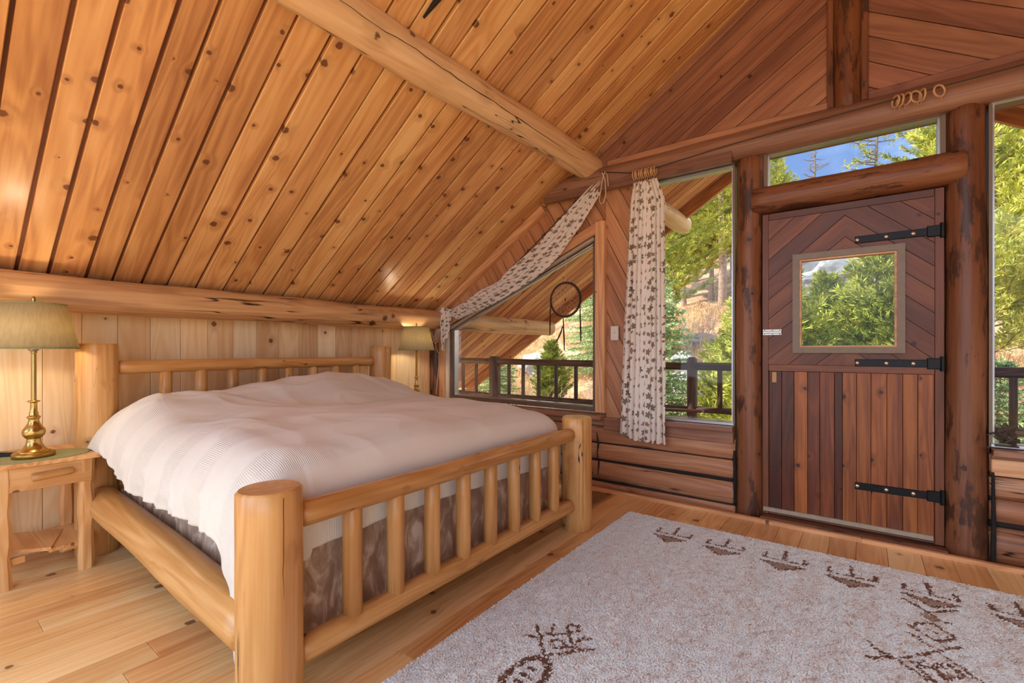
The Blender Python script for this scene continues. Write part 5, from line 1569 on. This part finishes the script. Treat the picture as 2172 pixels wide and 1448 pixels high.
def snag(name, label, loc, h, seed, tufted):
    rng = random.Random(seed)
    t = thing(name, label, 'tree', (0, 0, 0))
    mb = MB()
    mb.tube([(0.03 * math.sin(i), 0.02 * math.cos(i * 1.3), -0.5 + (h + 0.5) * i / 10) for i in range(11)], [0.13 * (1 - 0.93 * i / 10) + 0.012 for i in range(11)], 8)
    T = []; D = []
    z = h * 0.3
    while z < h * 0.98:
        a = rng.uniform(0, 6.28); L = (1 - z / h) * h * 0.26 * rng.uniform(0.6, 1.3) + 0.35
        pts = [(L * t * math.cos(a + 0.3 * t), L * t * math.sin(a + 0.3 * t), z + L * (0.10 * t - 0.25 * t * t + 0.28 * t ** 3)) for t in (0, 0.3, 0.6, 0.85, 1.0)]
        mb.tube(pts, [0.040, 0.032, 0.025, 0.018, 0.010], 5, cap=False)
        for k in range(3):
            p = Vector(pts[1 + k]); b = a + rng.choice((-1, 1)) * rng.uniform(0.5, 0.9); l2 = L * 0.35 * rng.uniform(0.5, 1)
            mb.tube([p, p + Vector((l2 * math.cos(b), l2 * math.sin(b), l2 * rng.uniform(0, 0.4)))], [0.016, 0.007], 4, cap=False)
        if tufted:
            for p in pts[2:]:
                for _ in range(5): T.append(np.array(p) + RNG.normal(0, 0.10, 3)); D.append(np.array([math.cos(a), math.sin(a), 0.3]))
        z += h * 0.018 * rng.uniform(0.6, 1.4)
    mb.build('trunk', 'dead_wood', t)
    if tufted:
        V, F = needles(np.array(T), np.array(D), 0.14, 0.014, 8, 0.7, RNG)
        link('needles', np_mesh('needles', V, F), 'pine_needles', t)
    t.matrix_basis = Matrix.Translation(loc)
    return t
snag('dead_tree', 'bare dead tree against the sky in the middle of the transom', at(-0.068, 38), 7.6, 5, False)
snag('sparse_pine', 'thin sparse pine against the sky at the right of the transom', at(0.020, 33), 9.2, 9, True)

# ---- bare shrubs
def shrub_mesh(seed, h, n):
    rng = random.Random(seed); mb = MB()
    def grow(p, d, L, r, lev):
        q = p + d * L * 0.5 + Vector((rng.gauss(0, .04), rng.gauss(0, .04), 0)) * L
        e = p + d * L
        mb.tube([p, q, e], [r, r * 0.8, r * 0.55], 4, cap=False)
        if lev > 0:
            for _ in range(rng.choice((2, 3, 3))):
                nd = (d + Vector((rng.gauss(0, .45), rng.gauss(0, .45), rng.gauss(0.05, .25)))).normalized()
                grow(p + (e - p) * rng.uniform(0.35, 1.0), nd, L * rng.uniform(0.45, 0.7), r * 0.6, lev - 1)
    for k in range(n):
        a = rng.uniform(0, 6.28)
        grow(Vector((0.12 * math.cos(a), 0.12 * math.sin(a), -0.1)), Vector((0.5 * math.cos(a), 0.5 * math.sin(a), 1)).normalized(), h * rng.uniform(0.4, 0.65), 0.015, 3)
    return mb
sh1 = shrub_mesh(3, 2.0, 16).build('bare_shrub', 'twig')
sh1.matrix_basis = Matrix.Translation(at(-0.545, 11.5))
tag(sh1, 'bare twiggy shrub below the dream catcher', 'shrub')
def cps(ratio, y, s, rz, label, mat=None):
    o = sh1.copy(); COL.objects.link(o)
    o.matrix_basis = Matrix.Translation(at(ratio, y)) @ Matrix.Rotation(rz, 4, 'Z') @ Matrix.Scale(s, 4)
    o['label'] = label
cps(-0.60, 9.5, 0.95, 1.0, 'bare shrub behind the railing left of the dream catcher tails')
cps(-0.485, 9.0, 0.9, 2.0, 'bare shrub low at the right end of the sloped window')
cps(-0.235, 12.2, 0.8, 3.0, 'bare pale shrub low beside the latch side door post')
cps(-0.275, 18.0, 1.2, 4.0, 'tangle of bare branches under the pines beside the leaf curtain')
cps(-0.105, 10.6, 0.75, 5.0, 'bare twigs on the left of the door window')
cps(-0.70, 12.0, 1.0, 0.4, 'bare shrub near the left end of the sloped window')
cps(-0.03, 14.5, 0.9, 2.6, 'bare twigs below the rocks in the door window')
# little red leaved bushes
def red_bush(loc, label, s):
    t = thing('red_bush', label, 'shrub', (0, 0, 0))
    T = RNG.normal(0, 0.16, (160, 3)) * np.array([1, 1, 0.8]) + np.array([0, 0, 0.45])
    V, F = needles(T, RNG.normal(0, 1, T.shape), 0.07, 0.02, 4, 0.6, RNG)
    link('leaves', np_mesh('leaves', V, F), 'red_leaves', t)
    MB().tube([(0, 0, -0.1), (0.02, 0, 0.25), (0.05, 0.02, 0.5)], [0.015, 0.01, 0.004], 5).build('stem', 'twig', t)
    t.matrix_basis = Matrix.Translation(loc) @ Matrix.Scale(s, 4)
red_bush(at(-0.098, 10.2, 0.45), 'small red leaved bush low in the door window', 0.8)
red_bush(at(-0.080, 10.6, 0.75), 'small orange red bush just above the lower one in the door window', 0.7)

# ---- rocks
def boulder(loc, size, seed, label, sq=(1.3, 1.0, 0.7)):
    bm = bmesh.new(); bmesh.ops.create_icosphere(bm, subdivisions=4, radius=1.0)
    for v in bm.verts:
        p = v.co.copy()
        f = 1 + 0.30 * noise.noise(p * 1.1 + Vector((seed * 3.3, 0, 0))) + 0.14 * noise.noise(p * 2.7 + Vector((0, seed, 0))) + 0.05 * noise.noise(p * 7 + Vector((0, 0, seed)))
        c = noise.cell(p * 1.4 + Vector((seed, seed, 0)))
        v.co = Vector((p.x * sq[0], p.y * sq[1], p.z * sq[2])) * (f + 0.06 * c) * size
    me = bpy.data.meshes.new('boulder'); bm.to_mesh(me); bm.free()
    o = link('boulder', me, 'rock', None, Matrix.Translation(loc) @ Matrix.Rotation(seed * 1.3, 4, 'Z') @ Matrix.Rotation(0.3, 4, 'X'))
    tag(o, label, 'rock')
boulder(at(-0.085, 26.5, 0.6), 2.0, 1, 'grey lichen covered boulder at the top of the door window')
boulder(at(-0.035, 21.5, 0.5), 1.4, 2, 'dark grey boulder in the middle of the door window')
boulder(at(-0.125, 29, 0.6), 1.7, 3, 'grey boulder at the upper left of the door window')
boulder(at(-0.292, 15.5, 0.2), 0.75, 4, 'pale slanted boulder on the slope beside the leaf curtain', (0.8, 0.8, 1.3))
boulder(at(-0.262, 19, 0.2), 0.5, 5, 'small pale boulder above the slanted one', (1.2, 0.8, 0.7))
boulder(at(0.155, 21, 0.6), 1.5, 6, 'big grey boulder behind the pines in the right hand window')
boulder(at(-0.66, 17, 0.2), 0.8, 7, 'pale boulder behind the shrubs in the sloped window')

# ---- dry grass scattered over the slope
gN = 26000
gy_ = RNG.uniform(7.0, 24.0, gN); gr_ = RNG.uniform(-0.95, 0.24, gN); gx_ = gr_ * gy_
gz_ = np.array([ground(a, b) for a, b in zip(gx_, gy_)])
nz_ = np.array([noise.noise(Vector((a * 0.35, b * 0.35, 9))) for a, b in zip(gx_, gy_)])
kp_ = nz_ > -0.15
T = np.stack([gx_, gy_, gz_], 1)[kp_]
V, F = needles(T, np.tile(np.array([[0.0, 0.0, 1.0]]), (len(T), 1)), 0.30, 0.010, 4, 0.35, RNG)
go = link('dry_grass', np_mesh('dry_grass', V, F), 'dry_grass')
tag(go, 'dry straw coloured grass on the hillside', 'grass', kind='stuff')
